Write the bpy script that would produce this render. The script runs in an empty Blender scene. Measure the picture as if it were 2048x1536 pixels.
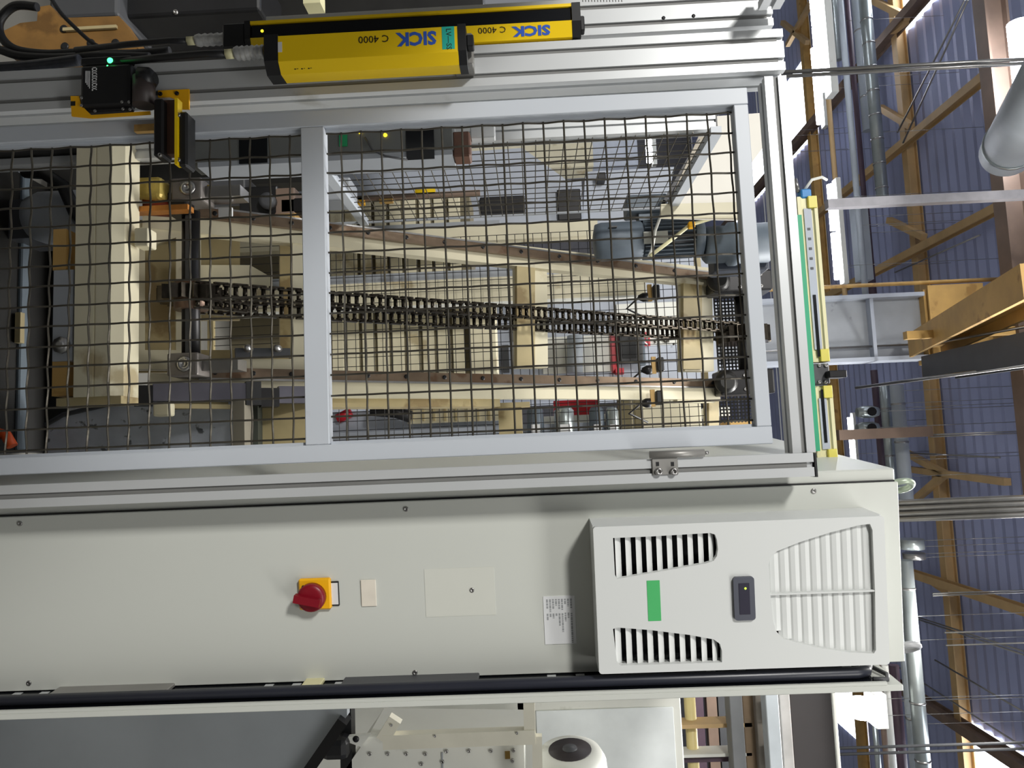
import bpy, bmesh, math, random
from mathutils import Vector, Matrix
random.seed(7)
S = bpy.context.scene
COL = S.collection
# ------------------------------------------------------------------ camera
F = 1450.0                      # focal length in photo pixels (frame 2048 x 1536)
CAM = Vector((0, 0, 1.68))
YAW, PITCH, ROLL = math.radians(5.2123), math.radians(-1.4242), math.radians(2.4845)
_f = Vector((-math.sin(YAW)*math.cos(PITCH), math.cos(YAW)*math.cos(PITCH), math.sin(PITCH)))
_r0 = Vector((math.cos(YAW), math.sin(YAW), 0)); _u0 = _r0.cross(_f)
_r = math.cos(ROLL)*_r0 - math.sin(ROLL)*_u0
_u = math.cos(ROLL)*_u0 + math.sin(ROLL)*_r0
cd = bpy.data.cameras.new('camera'); co = bpy.data.objects.new('camera', cd); COL.objects.link(co)
cd.sensor_fit = 'HORIZONTAL'; cd.sensor_width = 36; cd.lens = F/2048*36
cd.clip_start = 0.05; cd.clip_end = 200
M = Matrix((( _u.x, -_r.x, -_f.x, CAM.x), (_u.y, -_r.y, -_f.y, CAM.y), (_u.z, -_r.z, -_f.z, CAM.z), (0, 0, 0, 1)))
co.matrix_world = M            # the photograph is turned on its side: picture right is up in the hall
S.camera = co
# ------------------------------------------------------------------ light and exposure
S.view_settings.view_transform = 'Standard'; S.view_settings.look = 'None'
S.view_settings.gamma = 1; S.view_settings.use_curve_mapping = False
S.view_settings.exposure = 0.0
wd = bpy.data.worlds.new('hall_daylight'); S.world = wd; wd.use_nodes = True
bg = wd.node_tree.nodes['Background']; bg.inputs[0].default_value = (0.92, 0.95, 1.0, 1); bg.inputs[1].default_value = 0.22
def area(name, loc, sx, sy, power, aim, col=(1.0, 0.985, 0.945)):
    l = bpy.data.lights.new(name, 'AREA'); l.shape = 'RECTANGLE'; l.size = sx; l.size_y = sy; l.energy = power; l.color = col
    o = bpy.data.objects.new(name, l); COL.objects.link(o); o.location = loc
    o.rotation_euler = (Vector(aim)-Vector(loc)).to_track_quat('-Z', 'Y').to_euler()
    return o
# the hall's fluorescent rows that hang over the aisle behind and above the photographer
area('aisle_lamp_row', (1.6, -0.3, 4.0), 2.6, 0.35, 45, (0.7, 1.45, 1.5))
area('aisle_lamp_row.001', (-3.1, -3.1, 4.25), 0.8, 0.6, 275, (-0.2, 1.5, 1.4))
area('machine_lamp_row', (0.4, 3.4, 5.6), 4.0, 0.35, 170, (0.2, 3.6, 0))
area('machine_lamp_row.001', (1.8, 5.5, 5.8), 4.0, 0.35, 300, (1.5, 5.5, 0))

# ------------------------------------------------------------------ picture -> place
def ray(x, y): return _f + (x-1024)/F*_u + (y-768)/F*_r
def at(x, y, Y):                      # point of the pixel's ray at depth Y
    d = ray(x, y); return CAM + d*(Y/d.y)
def atz(x, y, Z):                     # point of the pixel's ray at height Z
    d = ray(x, y); return CAM + d*((Z-CAM.z)/d.z)
def pb(x0, x1, y0, y1, Y, dep):       # pixel rectangle standing at depth Y -> box limits in metres
    xm, ym = (x0+x1)/2, (y0+y1)/2
    return (at(xm, y0, Y).x, at(xm, y1, Y).x, Y, Y+dep, at(x0, ym, Y).z, at(x1, ym, Y).z)
CR = math.radians(5.7)                # the cabinet stands turned by this much to the guard
CEX, CEN = Vector((math.cos(CR), math.sin(CR), 0)), Vector((-math.sin(CR), math.cos(CR), 0))
def atc(x, y, d):                     # same, in the cabinet's own axes
    r = ray(x, y); p = CAM + r*((d-CAM.dot(CEN))/r.dot(CEN)); return Vector((p.dot(CEX), d, p.z))
def pc(x0, x1, y0, y1, d, dep):
    xm, ym = (x0+x1)/2, (y0+y1)/2
    return (atc(xm, y0, d).x, atc(xm, y1, d).x, d, d+dep, atc(x0, ym, d).z, atc(x1, ym, d).z)
CABM = Matrix.Rotation(CR, 4, 'Z')
IS, IY0, IZ0 = 0.536, 2.27, 0.669     # the lift leans back: Y = IY0 + IS*(Z-IZ0)
def inc(x, y, off=0.0):
    d = ray(x, y)
    t = (IY0+off+IS*(CAM.z-IZ0))/(d.y-IS*d.z); return CAM + d*t

# ------------------------------------------------------------------ materials
def lin(c): return tuple((v/12.92 if v <= .04045 else ((v+.055)/1.055)**2.4) for v in c)
MATS = {}
def mat(name, rgb, rough=.5, metal=0.0, var=.08, scale=6.0, bump=0.0, emit=0.0, spot=None, spec=None, coat=0.0):
    if name in MATS: return MATS[name]
    m = bpy.data.materials.new(name); m.use_nodes = True; nt = m.node_tree; b = nt.nodes['Principled BSDF']
    c = lin([v/255 for v in rgb])
    b.inputs['Roughness'].default_value = rough; b.inputs['Metallic'].default_value = metal
    if coat: b.inputs['Coat Weight'].default_value = coat
    tc = nt.nodes.new('ShaderNodeTexCoord')
    n = nt.nodes.new('ShaderNodeTexNoise'); n.inputs['Scale'].default_value = scale; n.inputs['Detail'].default_value = 5
    nt.links.new(tc.outputs['Object'], n.inputs['Vector'])
    r = nt.nodes.new('ShaderNodeValToRGB'); r.color_ramp.elements[0].position = .32; r.color_ramp.elements[1].position = .68
    r.color_ramp.elements[0].color = (*[v*(1-var) for v in c], 1); r.color_ramp.elements[1].color = (*[min(1, v*(1+var)) for v in c], 1)
    nt.links.new(n.outputs['Fac'], r.inputs['Fac']); last = r.outputs['Color']
    if spot:                                     # stains and splashes with a shape of their own
        n2 = nt.nodes.new('ShaderNodeTexNoise'); n2.inputs['Scale'].default_value = spot[1]; n2.inputs['Detail'].default_value = 6
        nt.links.new(tc.outputs['Object'], n2.inputs['Vector'])
        r2 = nt.nodes.new('ShaderNodeValToRGB'); r2.color_ramp.elements[0].position = spot[2]; r2.color_ramp.elements[1].position = spot[2]+.06
        r2.color_ramp.elements[0].color = (0, 0, 0, 1); r2.color_ramp.elements[1].color = (spot[3],)*3+(1,)
        nt.links.new(n2.outputs['Fac'], r2.inputs['Fac'])
        mx = nt.nodes.new('ShaderNodeMixRGB'); mx.inputs['Color2'].default_value = (*lin([v/255 for v in spot[0]]), 1)
        nt.links.new(r2.outputs['Color'], mx.inputs['Fac']); nt.links.new(last, mx.inputs['Color1']); last = mx.outputs['Color']
    nt.links.new(last, b.inputs['Base Color'])
    if bump:
        bp = nt.nodes.new('ShaderNodeBump'); bp.inputs['Strength'].default_value = bump; bp.inputs['Distance'].default_value = .002
        n3 = nt.nodes.new('ShaderNodeTexNoise'); n3.inputs['Scale'].default_value = scale*12
        nt.links.new(tc.outputs['Object'], n3.inputs['Vector'])
        nt.links.new(n3.outputs['Fac'], bp.inputs['Height']); nt.links.new(bp.outputs['Normal'], b.inputs['Normal'])
    if emit:
        b.inputs['Emission Color'].default_value = (*c, 1); b.inputs['Emission Strength'].default_value = emit
    MATS[name] = m; return m
ALU = mat('anodised_aluminium', (197, 199, 200), .38, .25, .04, 3, spot=((150, 148, 140), 7, .66, .5))
ALUG = mat('slot_cover_grey', (118, 118, 116), .55, 0, .06)
GATE = mat('gate_white_paint', (191, 196, 203), .42, 0, .03, 3, spot=((150, 146, 132), 5, .66, .5))
WIRE = mat('galvanised_dark_wire', (82, 78, 70), .36, .7, .18, 40)
CAB = mat('light_grey_enamel', (201, 203, 196), .42, 0, .015, 2, .05, spot=((165, 166, 158), 4, .74, .35))
ACM = mat('grey_white_plastic', (212, 214, 212), .45, 0, .012, 3)
BLK = mat('black_plastic', (24, 24, 26), .42, 0, .2, 10)
BLKM = mat('black_metal', (34, 33, 34), .4, .5, .2, 10)
DKG = mat('dark_grey_paint', (72, 73, 76), .5, 0, .1)
GRY = mat('mid_grey_paint', (158, 162, 168), .5, 0, .06, spot=((90, 92, 96), 8, .66, .5))
LGRY = mat('pale_blue_grey_sheet', (172, 178, 190), .5, 0, .05)
YEL = mat('signal_yellow', (246, 206, 12), .4, 0, .04, 5, spot=((170, 130, 10), 9, .63, .5))
YELO = mat('orange_yellow_plate', (240, 176, 12), .45, 0, .08, 9)
BLUE = mat('print_blue', (50, 92, 190), .5); PRT = mat('print_black', (40, 36, 20), .5); WHT = mat('label_white', (222, 222, 222), .5, 0, .03)
PGR = mat('print_grey', (158, 160, 162), .6)
TEAL = mat('teal_label', (40, 182, 164), .45, 0, .04)
CREAM = mat('cream_machine_paint', (218, 210, 182), .5, 0, .07, 4, spot=((150, 124, 66), 5, .62, .55))
CREAMD = mat('oily_cream_paint', (184, 168, 126), .5, 0, .15, 6, spot=((120, 92, 48), 6, .58, .6))
STEEL = mat('machined_steel', (168, 166, 164), .28, .9, .1, 12)
RUST = mat('rusty_rail_steel', (124, 106, 88), .34, .6, .25, 9, spot=((92, 62, 40), 10, .55, .6))
CHN = mat('oily_chain_steel', (66, 60, 52), .26, .85, .3, 60)
RED = mat('red_paint', (186, 22, 40), .4, 0, .06); KNOB = mat('dark_red_plastic', (124, 10, 28), .38, 0, .08)
GRN = mat('green_label', (74, 178, 104), .5, 0, .03); GRNP = mat('green_panel', (48, 160, 118), .5, 0, .05)
OCH = mat('ochre_paint', (190, 152, 88), .55, 0, .14, 5, spot=((120, 80, 34), 6, .62, .5))
TAN = mat('tan_steel_paint', (198, 166, 118), .55, 0, .12, 3)
BRN = mat('brown_steel', (124, 104, 90), .6, 0, .15, 4)
ROOFM = mat('slate_blue_sheet', (168, 176, 214), .5, .1, .07, .8)
DUCT = mat('galvanised_duct', (176, 184, 184), .3, .7, .12, 5)
DUCTG = mat('grey_duct_paint', (168, 175, 182), .5, 0, .08, 3)
PURP = mat('purple_brown_pipe', (84, 66, 78), .5, 0, .15, 4)
CONC = mat('oiled_concrete', (120, 118, 112), .6, 0, .2, 1.5)
MOTR = mat('blue_grey_cast', (92, 102, 112), .5, .1, .12, 10)
WHM = mat('warm_white_paint', (226, 226, 218), .45, 0, .05, 3, spot=((170, 168, 150), 6, .66, .5))
SPECK = mat('speckled_steel_tray', (214, 220, 232), .4, .15, .15, 9, spot=((40, 42, 48), 26, .6, .8))
DRKM = mat('oily_dark_and_shade', (30, 29, 27), .45, .2, .3, 7)
TUBE = mat('lamp_tube_glow', (240, 244, 255), .5, emit=30.0)
SKYL = mat('skylight_glazing', (240, 246, 255), .5, emit=6.0)
LEDG = mat('led_green', (60, 255, 120), .4, emit=5.0); LEDY = mat('led_yellow', (255, 220, 30), .4, emit=5.0)
LEDC = mat('led_lime', (180, 240, 60), .4, emit=2.5)
KRAFT = mat('oily_wood', (132, 96, 46), .6, 0, .25, 12, spot=((80, 54, 20), 8, .58, .6))
LCUR = mat('pale_yellow_housing', (222, 216, 172), .45, 0, .06)
SILT = mat('silver_tape', (190, 190, 188), .35, .5, .25, 60)
BLUC = mat('blue_cap', (52, 132, 196), .5)
SCRN = mat('dark_screen', (14, 16, 20), .2)

# ------------------------------------------------------------------ mesh helpers
def bx(bm, L, bev=0.0):
    x0, x1, y0, y1, z0, z1 = L
    if x0 > x1: x0, x1 = x1, x0
    if y0 > y1: y0, y1 = y1, y0
    if z0 > z1: z0, z1 = z1, z0
    b = bmesh.new() if bev else bm
    vs = [b.verts.new(p) for p in ((x0,y0,z0),(x1,y0,z0),(x1,y1,z0),(x0,y1,z0),(x0,y0,z1),(x1,y0,z1),(x1,y1,z1),(x0,y1,z1))]
    for f in ((0,3,2,1),(4,5,6,7),(0,1,5,4),(1,2,6,5),(2,3,7,6),(3,0,4,7)): b.faces.new([vs[i] for i in f])
    if bev:
        bmesh.ops.bevel(b, geom=b.edges[:], offset=bev, segments=2 if bev > .004 else 1, profile=.5, affect='EDGES')
        merge(bm, b)
    return bm
def merge(bm, b, M=None):
    me = bpy.data.meshes.new('t'); b.to_mesh(me); b.free()
    if M: me.transform(M)
    bm.from_mesh(me); bpy.data.meshes.remove(me)
def box(L, bev=0.0): return bx(bmesh.new(), L, bev)
def frame(p, q):
    d = (q-p).normalized(); a = Vector((0, 0, 1)) if abs(d.z) < .9 else Vector((0, 1, 0))
    s = d.cross(a).normalized(); return d, s, s.cross(d)
def tube(bm, pts, r, n=8, cap=True, rs=None):
    pts = [Vector(p) for p in pts]; rings = []; prev = None
    for i, p in enumerate(pts):
        t = (pts[min(i+1, len(pts)-1)]-pts[max(i-1, 0)])
        t = t.normalized() if t.length else Vector((0, 0, 1))
        if prev is None:
            a = Vector((0, 0, 1)) if abs(t.z) < .9 else Vector((0, 1, 0)); s = t.cross(a).normalized()
        else:
            s = (prev-t*prev.dot(t)).normalized()
        prev = s; w = t.cross(s); rr = rs[i] if rs else r
        rings.append([bm.verts.new(p+(s*math.cos(2*math.pi*k/n)+w*math.sin(2*math.pi*k/n))*rr) for k in range(n)])
    for a, b in zip(rings, rings[1:]):
        for k in range(n):
            f = bm.faces.new((a[k], a[(k+1) % n], b[(k+1) % n], b[k])); f.smooth = n > 5
    if cap:
        bm.faces.new(rings[0][::-1]); bm.faces.new(rings[-1])
    return bm
def rod(p, q, r, n=12): return tube(bmesh.new(), [p, q], r, n)
def bar(bm, p, q, w, h, side=None):          # rectangular bar from p to q, w along side, h across
    p, q = Vector(p), Vector(q); d, s, u = frame(p, q)
    if side is not None:
        side = Vector(side); s = (side-d*side.dot(d)).normalized(); u = s.cross(d)
    vs = [bm.verts.new(c+s*a*w/2+u*b*h/2) for c in (p, q) for a, b in ((-1,-1),(1,-1),(1,1),(-1,1))]
    for f in ((0,1,2,3),(7,6,5,4),(0,4,5,1),(1,5,6,2),(2,6,7,3),(3,7,4,0)): bm.faces.new([vs[i] for i in f])
    bmesh.ops.recalc_face_normals(bm, faces=bm.faces[:]); return bm
def prism(bm, outer, o, ex, ey, ez, length, holes=()):   # 2D outline (with holes) swept along ez
    o, ex, ey, ez = Vector(o), Vector(ex), Vector(ey), Vector(ez)
    b = bmesh.new(); loops = []
    for lp in [outer]+list(holes):
        vs = [b.verts.new(o+ex*a+ey*c) for a, c in lp]
        loops.append([b.edges.new((vs[i], vs[(i+1) % len(vs)])) for i in range(len(vs))])
    res = bmesh.ops.triangle_fill(b, use_beauty=True, use_dissolve=False, edges=[e for l in loops for e in l])
    fs = [f for f in b.faces]
    ext = bmesh.ops.extrude_face_region(b, geom=fs)
    bmesh.ops.translate(b, verts=[v for v in ext['geom'] if isinstance(v, bmesh.types.BMVert)], vec=ez*length)
    bmesh.ops.recalc_face_normals(b, faces=b.faces[:])
    merge(bm, b); return bm
def lathe(bm, prof, c, axis, n=24):           # profile [(r, t)] turned about axis
    c, ax = Vector(c), Vector(axis).normalized(); _, s, u = frame(Vector((0,0,0)), ax); rings = []
    for r, t in prof:
        rings.append([bm.verts.new(c+ax*t+(s*math.cos(2*math.pi*k/n)+u*math.sin(2*math.pi*k/n))*max(r, 1e-4)) for k in range(n)])
    for a, b in zip(rings, rings[1:]):
        for k in range(n):
            f = bm.faces.new((a[k], a[(k+1) % n], b[(k+1) % n], b[k])); f.smooth = True
    bm.faces.new(rings[0][::-1]); bm.faces.new(rings[-1])
    bmesh.ops.recalc_face_normals(bm, faces=bm.faces[:]); return bm
def slot_outline(w, d, nw, nd, sw=.010, sd=.007):   # aluminium extrusion section with grooves, centred
    pts = []
    def side(n, W, fn):
        pitch = W/n
        for i in range(n):
            c = -W/2+pitch*(i+.5)
            for a, b in ((-sw/2, 0), (-sw/2, sd), (sw/2, sd), (sw/2, 0)): pts.append(fn(c+a, b))
    pts.append((-w/2, -d/2)); side(nw, w, lambda a, b: (a, -d/2+b))
    pts.append((w/2, -d/2)); side(nd, d, lambda a, b: (w/2-b, a))
    pts.append((w/2, d/2)); side(nw, w, lambda a, b: (-a, d/2-b))
    pts.append((-w/2, d/2)); side(nd, d, lambda a, b: (-w/2+b, -a))
    return pts

# ------------------------------------------------------------------ object helpers
ROOTLOC = {}
def thing(name, label, cat, loc, group=None, kind=None):
    o = bpy.data.objects.new(name, None); COL.objects.link(o); o.location = loc; o.empty_display_size = .05
    o['label'] = label
    if cat: o['category'] = cat
    if group: o['group'] = group
    if kind: o['kind'] = kind
    ROOTLOC[o.name] = Vector(loc); return o
def mesh_obj(name, bm, m, loc, cab=False, smooth=None):
    if cab: bmesh.ops.transform(bm, matrix=CABM, verts=bm.verts[:])
    loc = Vector(loc); bmesh.ops.translate(bm, verts=bm.verts[:], vec=-loc)
    bmesh.ops.recalc_face_normals(bm, faces=bm.faces[:]) if len(bm.faces) < 400 else None
    me = bpy.data.meshes.new(name); bm.to_mesh(me); bm.free()
    me.materials.append(m); o = bpy.data.objects.new(name, me); COL.objects.link(o); return o
def part(name, bm, m, parent, cab=False, label=None, kind=None):
    loc = ROOTLOC[parent.name]; o = mesh_obj(name, bm, m, loc, cab); o.parent = parent
    ROOTLOC[o.name] = loc
    if label: o['label'] = label
    if kind: o['kind'] = kind
    return o
def solo(name, bm, m, label, cat, group=None, kind=None, cab=False):   # a thing that is one mesh
    if cab: bmesh.ops.transform(bm, matrix=CABM, verts=bm.verts[:])
    xs = [v.co.x for v in bm.verts]; ys = [v.co.y for v in bm.verts]; zs = [v.co.z for v in bm.verts]
    loc = Vector(((min(xs)+max(xs))/2, (min(ys)+max(ys))/2, min(zs)))
    o = mesh_obj(name, bm, m, loc); o.location = loc; ROOTLOC[o.name] = loc
    if label: o['label'] = label
    if cat: o['category'] = cat
    if group: o['group'] = group
    if kind: o['kind'] = kind
    return o
def clone(src, parent, M):                   # another piece of the same mesh
    o = src.copy(); COL.objects.link(o); o.parent = parent; o.matrix_local = M; ROOTLOC[o.name] = ROOTLOC[parent.name]; return o
def text_bm(s, size, o, xd, yd, depth=.0004, bold=.0, wide=1.0):
    c = bpy.data.curves.new('txt', 'FONT'); c.body = s; c.size = size; c.extrude = depth; c.offset = bold; c.resolution_u = 2
    t = bpy.data.objects.new('txt', c); COL.objects.link(t); dg = bpy.context.evaluated_depsgraph_get()
    me = bpy.data.meshes.new_from_object(t.evaluated_get(dg)); bpy.data.objects.remove(t); bpy.data.curves.remove(c)
    xd, yd = Vector(xd).normalized(), Vector(yd).normalized(); zd = xd.cross(yd); xd = xd*wide
    me.transform(Matrix(((xd.x, yd.x, zd.x, o[0]), (xd.y, yd.y, zd.y, o[1]), (xd.z, yd.z, zd.z, o[2]), (0, 0, 0, 1))))
    b = bmesh.new(); b.from_mesh(me); bpy.data.meshes.remove(me); return b
def screw(p, nrm, r=.006, h=.003, n=12):
    b = bmesh.new(); lathe(b, [(r, 0), (r, h*.6), (r*.8, h), (r*.45, h), (r*.4, h*.5), (0, h*.5)], p, nrm, n); return b

# ================================================================== THE HALL
def structure(name, bm, m, label=None):
    o = solo(name, bm, m, label, None, None, 'structure'); return o
structure('floor', box((-14, 12, -4, 30, -.1, 0)), CONC, 'dark oil-stained concrete hall floor')
HR = 7.68                                                     # underside of the roof sheets
p1, p2 = atz(1845, 450, HR).y, atz(1645, 400, HR).y           # purlin lines read off the photograph
DP = p2-p1
ceil_ = thing('ceiling', 'slate blue corrugated sheet roof with glazed strips', None, (0, p1, HR), kind='structure')
XL, XR = atz(1700, 190, HR).x, atz(1985, 1470, HR).x          # rafters beyond which some bays are glazed
def sheet(x0, x1, y0, y1, z):
    b = bmesh.new(); n = max(2, int((y1-y0)/.11)); prev = None
    for i in range(n+1):
        y = y0+(y1-y0)*i/n; zz = z+(.028 if i % 2 else 0)
        cur = (b.verts.new((x0, y, zz)), b.verts.new((x1, y, zz)))
        if prev: b.faces.new((prev[0], prev[1], cur[1], cur[0]))
        prev = cur
    return b
bays = [p1+DP*k for k in range(-2, 5)]
for k in range(6):
    y0, y1 = bays[k], bays[k+1]
    part('roof_sheet', sheet(XL, XR, y0, y1, HR), ROOFM, ceil_)
    glz = k in (0, 1, 3, 4)
    SWL = XL-atz(1606, 118, HR).x
    part('roof_sheet', sheet(XL-9, XL-SWL, y0, y1, HR), ROOFM, ceil_); part('roof_sheet', sheet(XR+SWL, XR+9, y0, y1, HR), ROOFM, ceil_)
    for xa, xb in ((XL-SWL, XL), (XR, XR+SWL)):
        if glz: part('skylight_pane', box((xa, xb, y0, y1, HR, HR+.02)), SKYL, ceil_, label='white glowing skylight pane')
        else: part('roof_sheet', sheet(xa, xb, y0, y1, HR), ROOFM, ceil_)
structure('wall_back', box((-14, 12, bays[6], bays[6]+.2, 0, HR)), mat('far_wall_grey', (112, 110, 112), .7), 'dim grey end wall of the hall')

structure('light_blocker_left', box((-1.35, -1.25, -3.5, 1.2, 0, 2.09)), mat('light_blocker_grey', (88, 88, 86), .7), 'unseen dark grey light blocker added beside the aisle')  # unseen, added and sized to keep lamp light off the lower left gate
structure('light_blocker_front', box((-1.35, 6, -3.6, -3.5, 0, 3.3)), MATS['light_blocker_grey'], 'unseen dark grey light blocker added behind the aisle')  # unseen, added to hold back low ambient light from behind
def beam(name, p, q, w, h, m, label, group=None, flange=True, cat='beam'):
    b = bmesh.new(); p, q = Vector(p), Vector(q)
    if flange:
        bar(b, p, q, w*.25, h*.9, (q-p).cross(Vector((0, 0, 1))) if abs((q-p).normalized().z) < .9 else (1, 0, 0))
        d, s, u = frame(p, q)
        for sg in (-1, 1):
            o = Vector((0, 0, sg*h*.45)) if abs(d.z) < .9 else Vector((0, sg*h*.45, 0))
            bar(b, p+o, q+o, w, h*.1, (q-p).cross(Vector((0, 0, 1))) if abs(d.z) < .9 else (1, 0, 0))
    else: bar(b, p, q, w, h)
    return solo(name, b, m, label, cat, group)
purl_lab = ['tan steel purlin crossing under the roof close above the machines', 'tan steel purlin crossing under the roof beyond the long ducts']
for k, y in enumerate(bays[2:4]):
    beam('roof_purlin', (XL-5, y, HR-.09), (XR+5, y, HR-.09), .15, .16, OCH if k else TAN, purl_lab[k], 'roof purlins')
# rafters running away from the viewer, seen as slanting lines
raf = [(1767, 321), (1784, 526), (1858, 1158)]
raf_lab = ['tan rafter over the aisle beside the glazed strip', 'tan rafter above the grey column head', 'tan rafter over the cooling unit cabinet']
for (x, y), lb in zip(raf, raf_lab):
    X = atz(x, y, HR-.25).x
    beam('roof_rafter', (X, bays[1]-.5, HR-.25), (X, bays[4], HR-.25), .11, .13, TAN, lb, 'roof rafters')
for X, lb in ((XL, 'brown rafter edging the bright skylight above the light grids'), (XR, 'brown rafter edging the bright skylight beyond the cabinet')):
    beam('roof_rafter', (X, bays[0], HR-.22), (X, bays[5], HR-.22), .13, .2, BRN, lb, 'roof rafters')
# short knee braces meeting the first purlin
kb = [((1760, 215), (1822, 252)), ((1778, 440), (1848, 474)), ((1812, 905), (1890, 948)), ((1815, 938), (2015, 964)), ((1862, 1160), (1902, 1188)), ((1830, 1000), (1888, 950)),
      ((1745, 0), (1815, 35)), ((1575, 90), (1625, 0)), ((1565, 45), (1615, 85)), ((1750, 90), (1812, 42))]
kb_lab = ['brace running from the silver banded duct to the purlin', 'brace meeting the purlin above the flat box duct', 'brace rising to the purlin past the lifting eye', 'long brace crossing the purlin above the drop pipe bundle', 'short brace at the purlin over the silver duct', 'brace slanting to the purlin over the drop pipe bundle', 'brace lit from the skylight above the banded duct', 'yellowish brace beside the long strip lamp', 'brace crossing the yellowish one by the skylight', 'brightly lit brace below the skylight edge rafter']
for (a, b), klb in zip(kb, kb_lab):
    pa, pb_ = atz(*a, HR-.2), atz(*b, HR-.2)
    bb = bmesh.new(); bar(bb, pa, pb_, .09, .09); solo('knee_brace', bb, TAN, 'tan ' + klb, 'brace', 'short braces under the roof')
# thin stay cables under the roof
cb = [((1795, 265), (1930, 0)), ((1806, 286), (1936, 0)), ((1800, 905), (2000, 915)), ((1775, 1215), (2048, 1303)), ((1780, 1220), (2048, 1310)), ((1870, 1320), (2048, 1424)), ((1790, 1330), (2048, 1495)), ((1790, 545), (1960, 470))]
cb_lab = ['upper cable of the pair rising beside the skylight rafter', 'lower cable of the pair rising beside the skylight rafter', 'cable strung level above the drop pipe bundle', 'upper cable of the pair over the second lifting eye', 'lower cable of the pair over the second lifting eye', 'cable sloping up from the second lifting eye rod', 'long cable sloping beside the lower skylight', 'cable running beside the rafter above the column head']
for (a, b), clb in zip(cb, cb_lab):
    solo('stay_cable', rod(atz(*a, HR-.5), atz(*b, HR-.5), .012, 6), STEEL, 'thin grey ' + clb, 'cable', 'stay cables under the roof')
# near truss chord at the picture's far right and the big pipe on it
a = at(1995, 150, 6.1)
beam('truss_chord', (-6, 6.1, a.z), (5, 6.1, a.z), .16, .2, BRN, 'brown truss chord hanging below the roof beside the big grey pipe', None)
pa = at(1972, 330, 5.6)
big = thing('exhaust_duct', 'large round grey duct hanging under the roof with rounded end', 'duct', pa)
b = bmesh.new(); rr = .19; c0 = at(2010, 312, 5.6)
lathe(b, [(0, 0), (rr*.7, .02), (rr, .1), (rr, 2.6)], c0, at(2060, 232, 4.8)-c0, 28); part('duct_body', b, DUCTG, big)
b = bmesh.new(); dd = (at(2060, 232, 4.8)-c0).normalized(); lathe(b, [(rr+.01, .3), (rr+.01, .34)], c0, dd, 28); part('clamp_band', b, DUCT, big)

# long ducts and pipes across the hall (along X)
def xpipe(x, y, Y, r, xa, xb, m, label, bands=0, box_=False, cat='pipe', grp='long pipes and ducts below the roof'):
    c = at(x, y, Y); X0, X1 = at(x, xa, Y).x, at(x, xb, Y).x
    t = thing('overhead_duct' if r > .06 else 'overhead_pipe', label, 'duct' if r > .06 else 'pipe', (X0, Y, c.z-r), grp)
    if box_: part('duct_body', box((X0, X1, Y-r, Y+r, c.z-r, c.z+r)), m, t)
    else: part('duct_body' if r > .06 else 'pipe_run', rod(Vector((X0, Y, c.z)), Vector((X1, Y, c.z)), r, 18), m, t)
    for f_ in (.2, .8): part('hanger_wire', rod(Vector((X0+(X1-X0)*f_, Y, c.z+r*.9)), Vector((X0+(X1-X0)*f_, Y, HR)), .003, 6), STEEL, t)
    for k in range(bands):
        X = X0+(X1-X0)*(k+.5)/bands
        bb = bmesh.new(); lathe(bb, [(r*1.03, -.012), (r*1.1, 0), (r*1.03, .012)], (X, Y, c.z), (1, 0, 0), 18); part('seam_band', bb, STEEL, t)
    return t
xpipe(1752, 250, 9.2, .075, -260, 402, DUCT, 'bright galvanised round duct with seam bands above the white post', 14)
xpipe(1727, 150, 9.6, .07, -260, 262, DUCTG, 'grey painted round duct running beside the banded duct', 4)
xpipe(1722, 480, 9.6, .085, 402, 562, DUCTG, 'short flat grey box duct ending near the grey column', 0, True)
xpipe(1707, 150, 9.9, .035, -260, 660, PURP, 'dark purple pipe below the grey round duct')
xpipe(1693, 150, 9.4, .04, -260, 640, DUCTG, 'dull grey pipe in the bundle above the strip lamps')
xpipe(1680, 150, 9.8, .045, -260, 120, DUCT, 'silver pipe next to the long bright strip lamp')
xpipe(1668, 330, 10.2, .035, 60, 660, TAN, 'tan cable duct behind the glowing strip lamp')
xpipe(1738, 500, 10.0, .05, 402, 660, PURP, 'dark brown pipe behind the flat box duct')
xpipe(1800, 850, 8.6, .075, 770, 1000, DUCTG, 'grey duct piece over the green edged guard top', 3)
xpipe(1775, 850, 8.8, .06, 770, 960, DUCT, 'silver duct piece beside the valve group', 2)
xpipe(1757, 850, 9.0, .04, 740, 960, PURP, 'dark pipe behind the valve group')
xpipe(1826, 1300, 7.6, .07, 1120, 1700, DUCT, 'bright silver duct passing above the cabinet lifting eyes', 5)
xpipe(1812, 1300, 7.8, .06, 1180, 1700, DUCTG, 'green grey duct running behind the bright silver duct', 3)
xpipe(1795, 1420, 8.0, .05, 1330, 1700, PURP, 'dark purple duct above the open channel of the cabinet')
xpipe(1778, 1430, 8.2, .035, 1330, 1700, WHM, 'white pipe shining between dark purple and brown ducts')
xpipe(1765, 1430, 8.3, .03, 1330, 1700, BRN, 'brown pipe in the bundle beside the cabinet top')
xpipe(1748, 1430, 8.4, .03, 1390, 1700, DUCT, 'thin silver pipe near the bright lamp beyond the cabinet')
xpipe(1825, 1105, 7.9, .12, 1078, 1098, DUCT, 'short chrome coupling on the duct above the cabinet', 0)
xpipe(1828, 1112, 7.9, .11, 1106, 1118, STEEL, 'second short chrome coupling clamp above the cabinet', 0)
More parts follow.
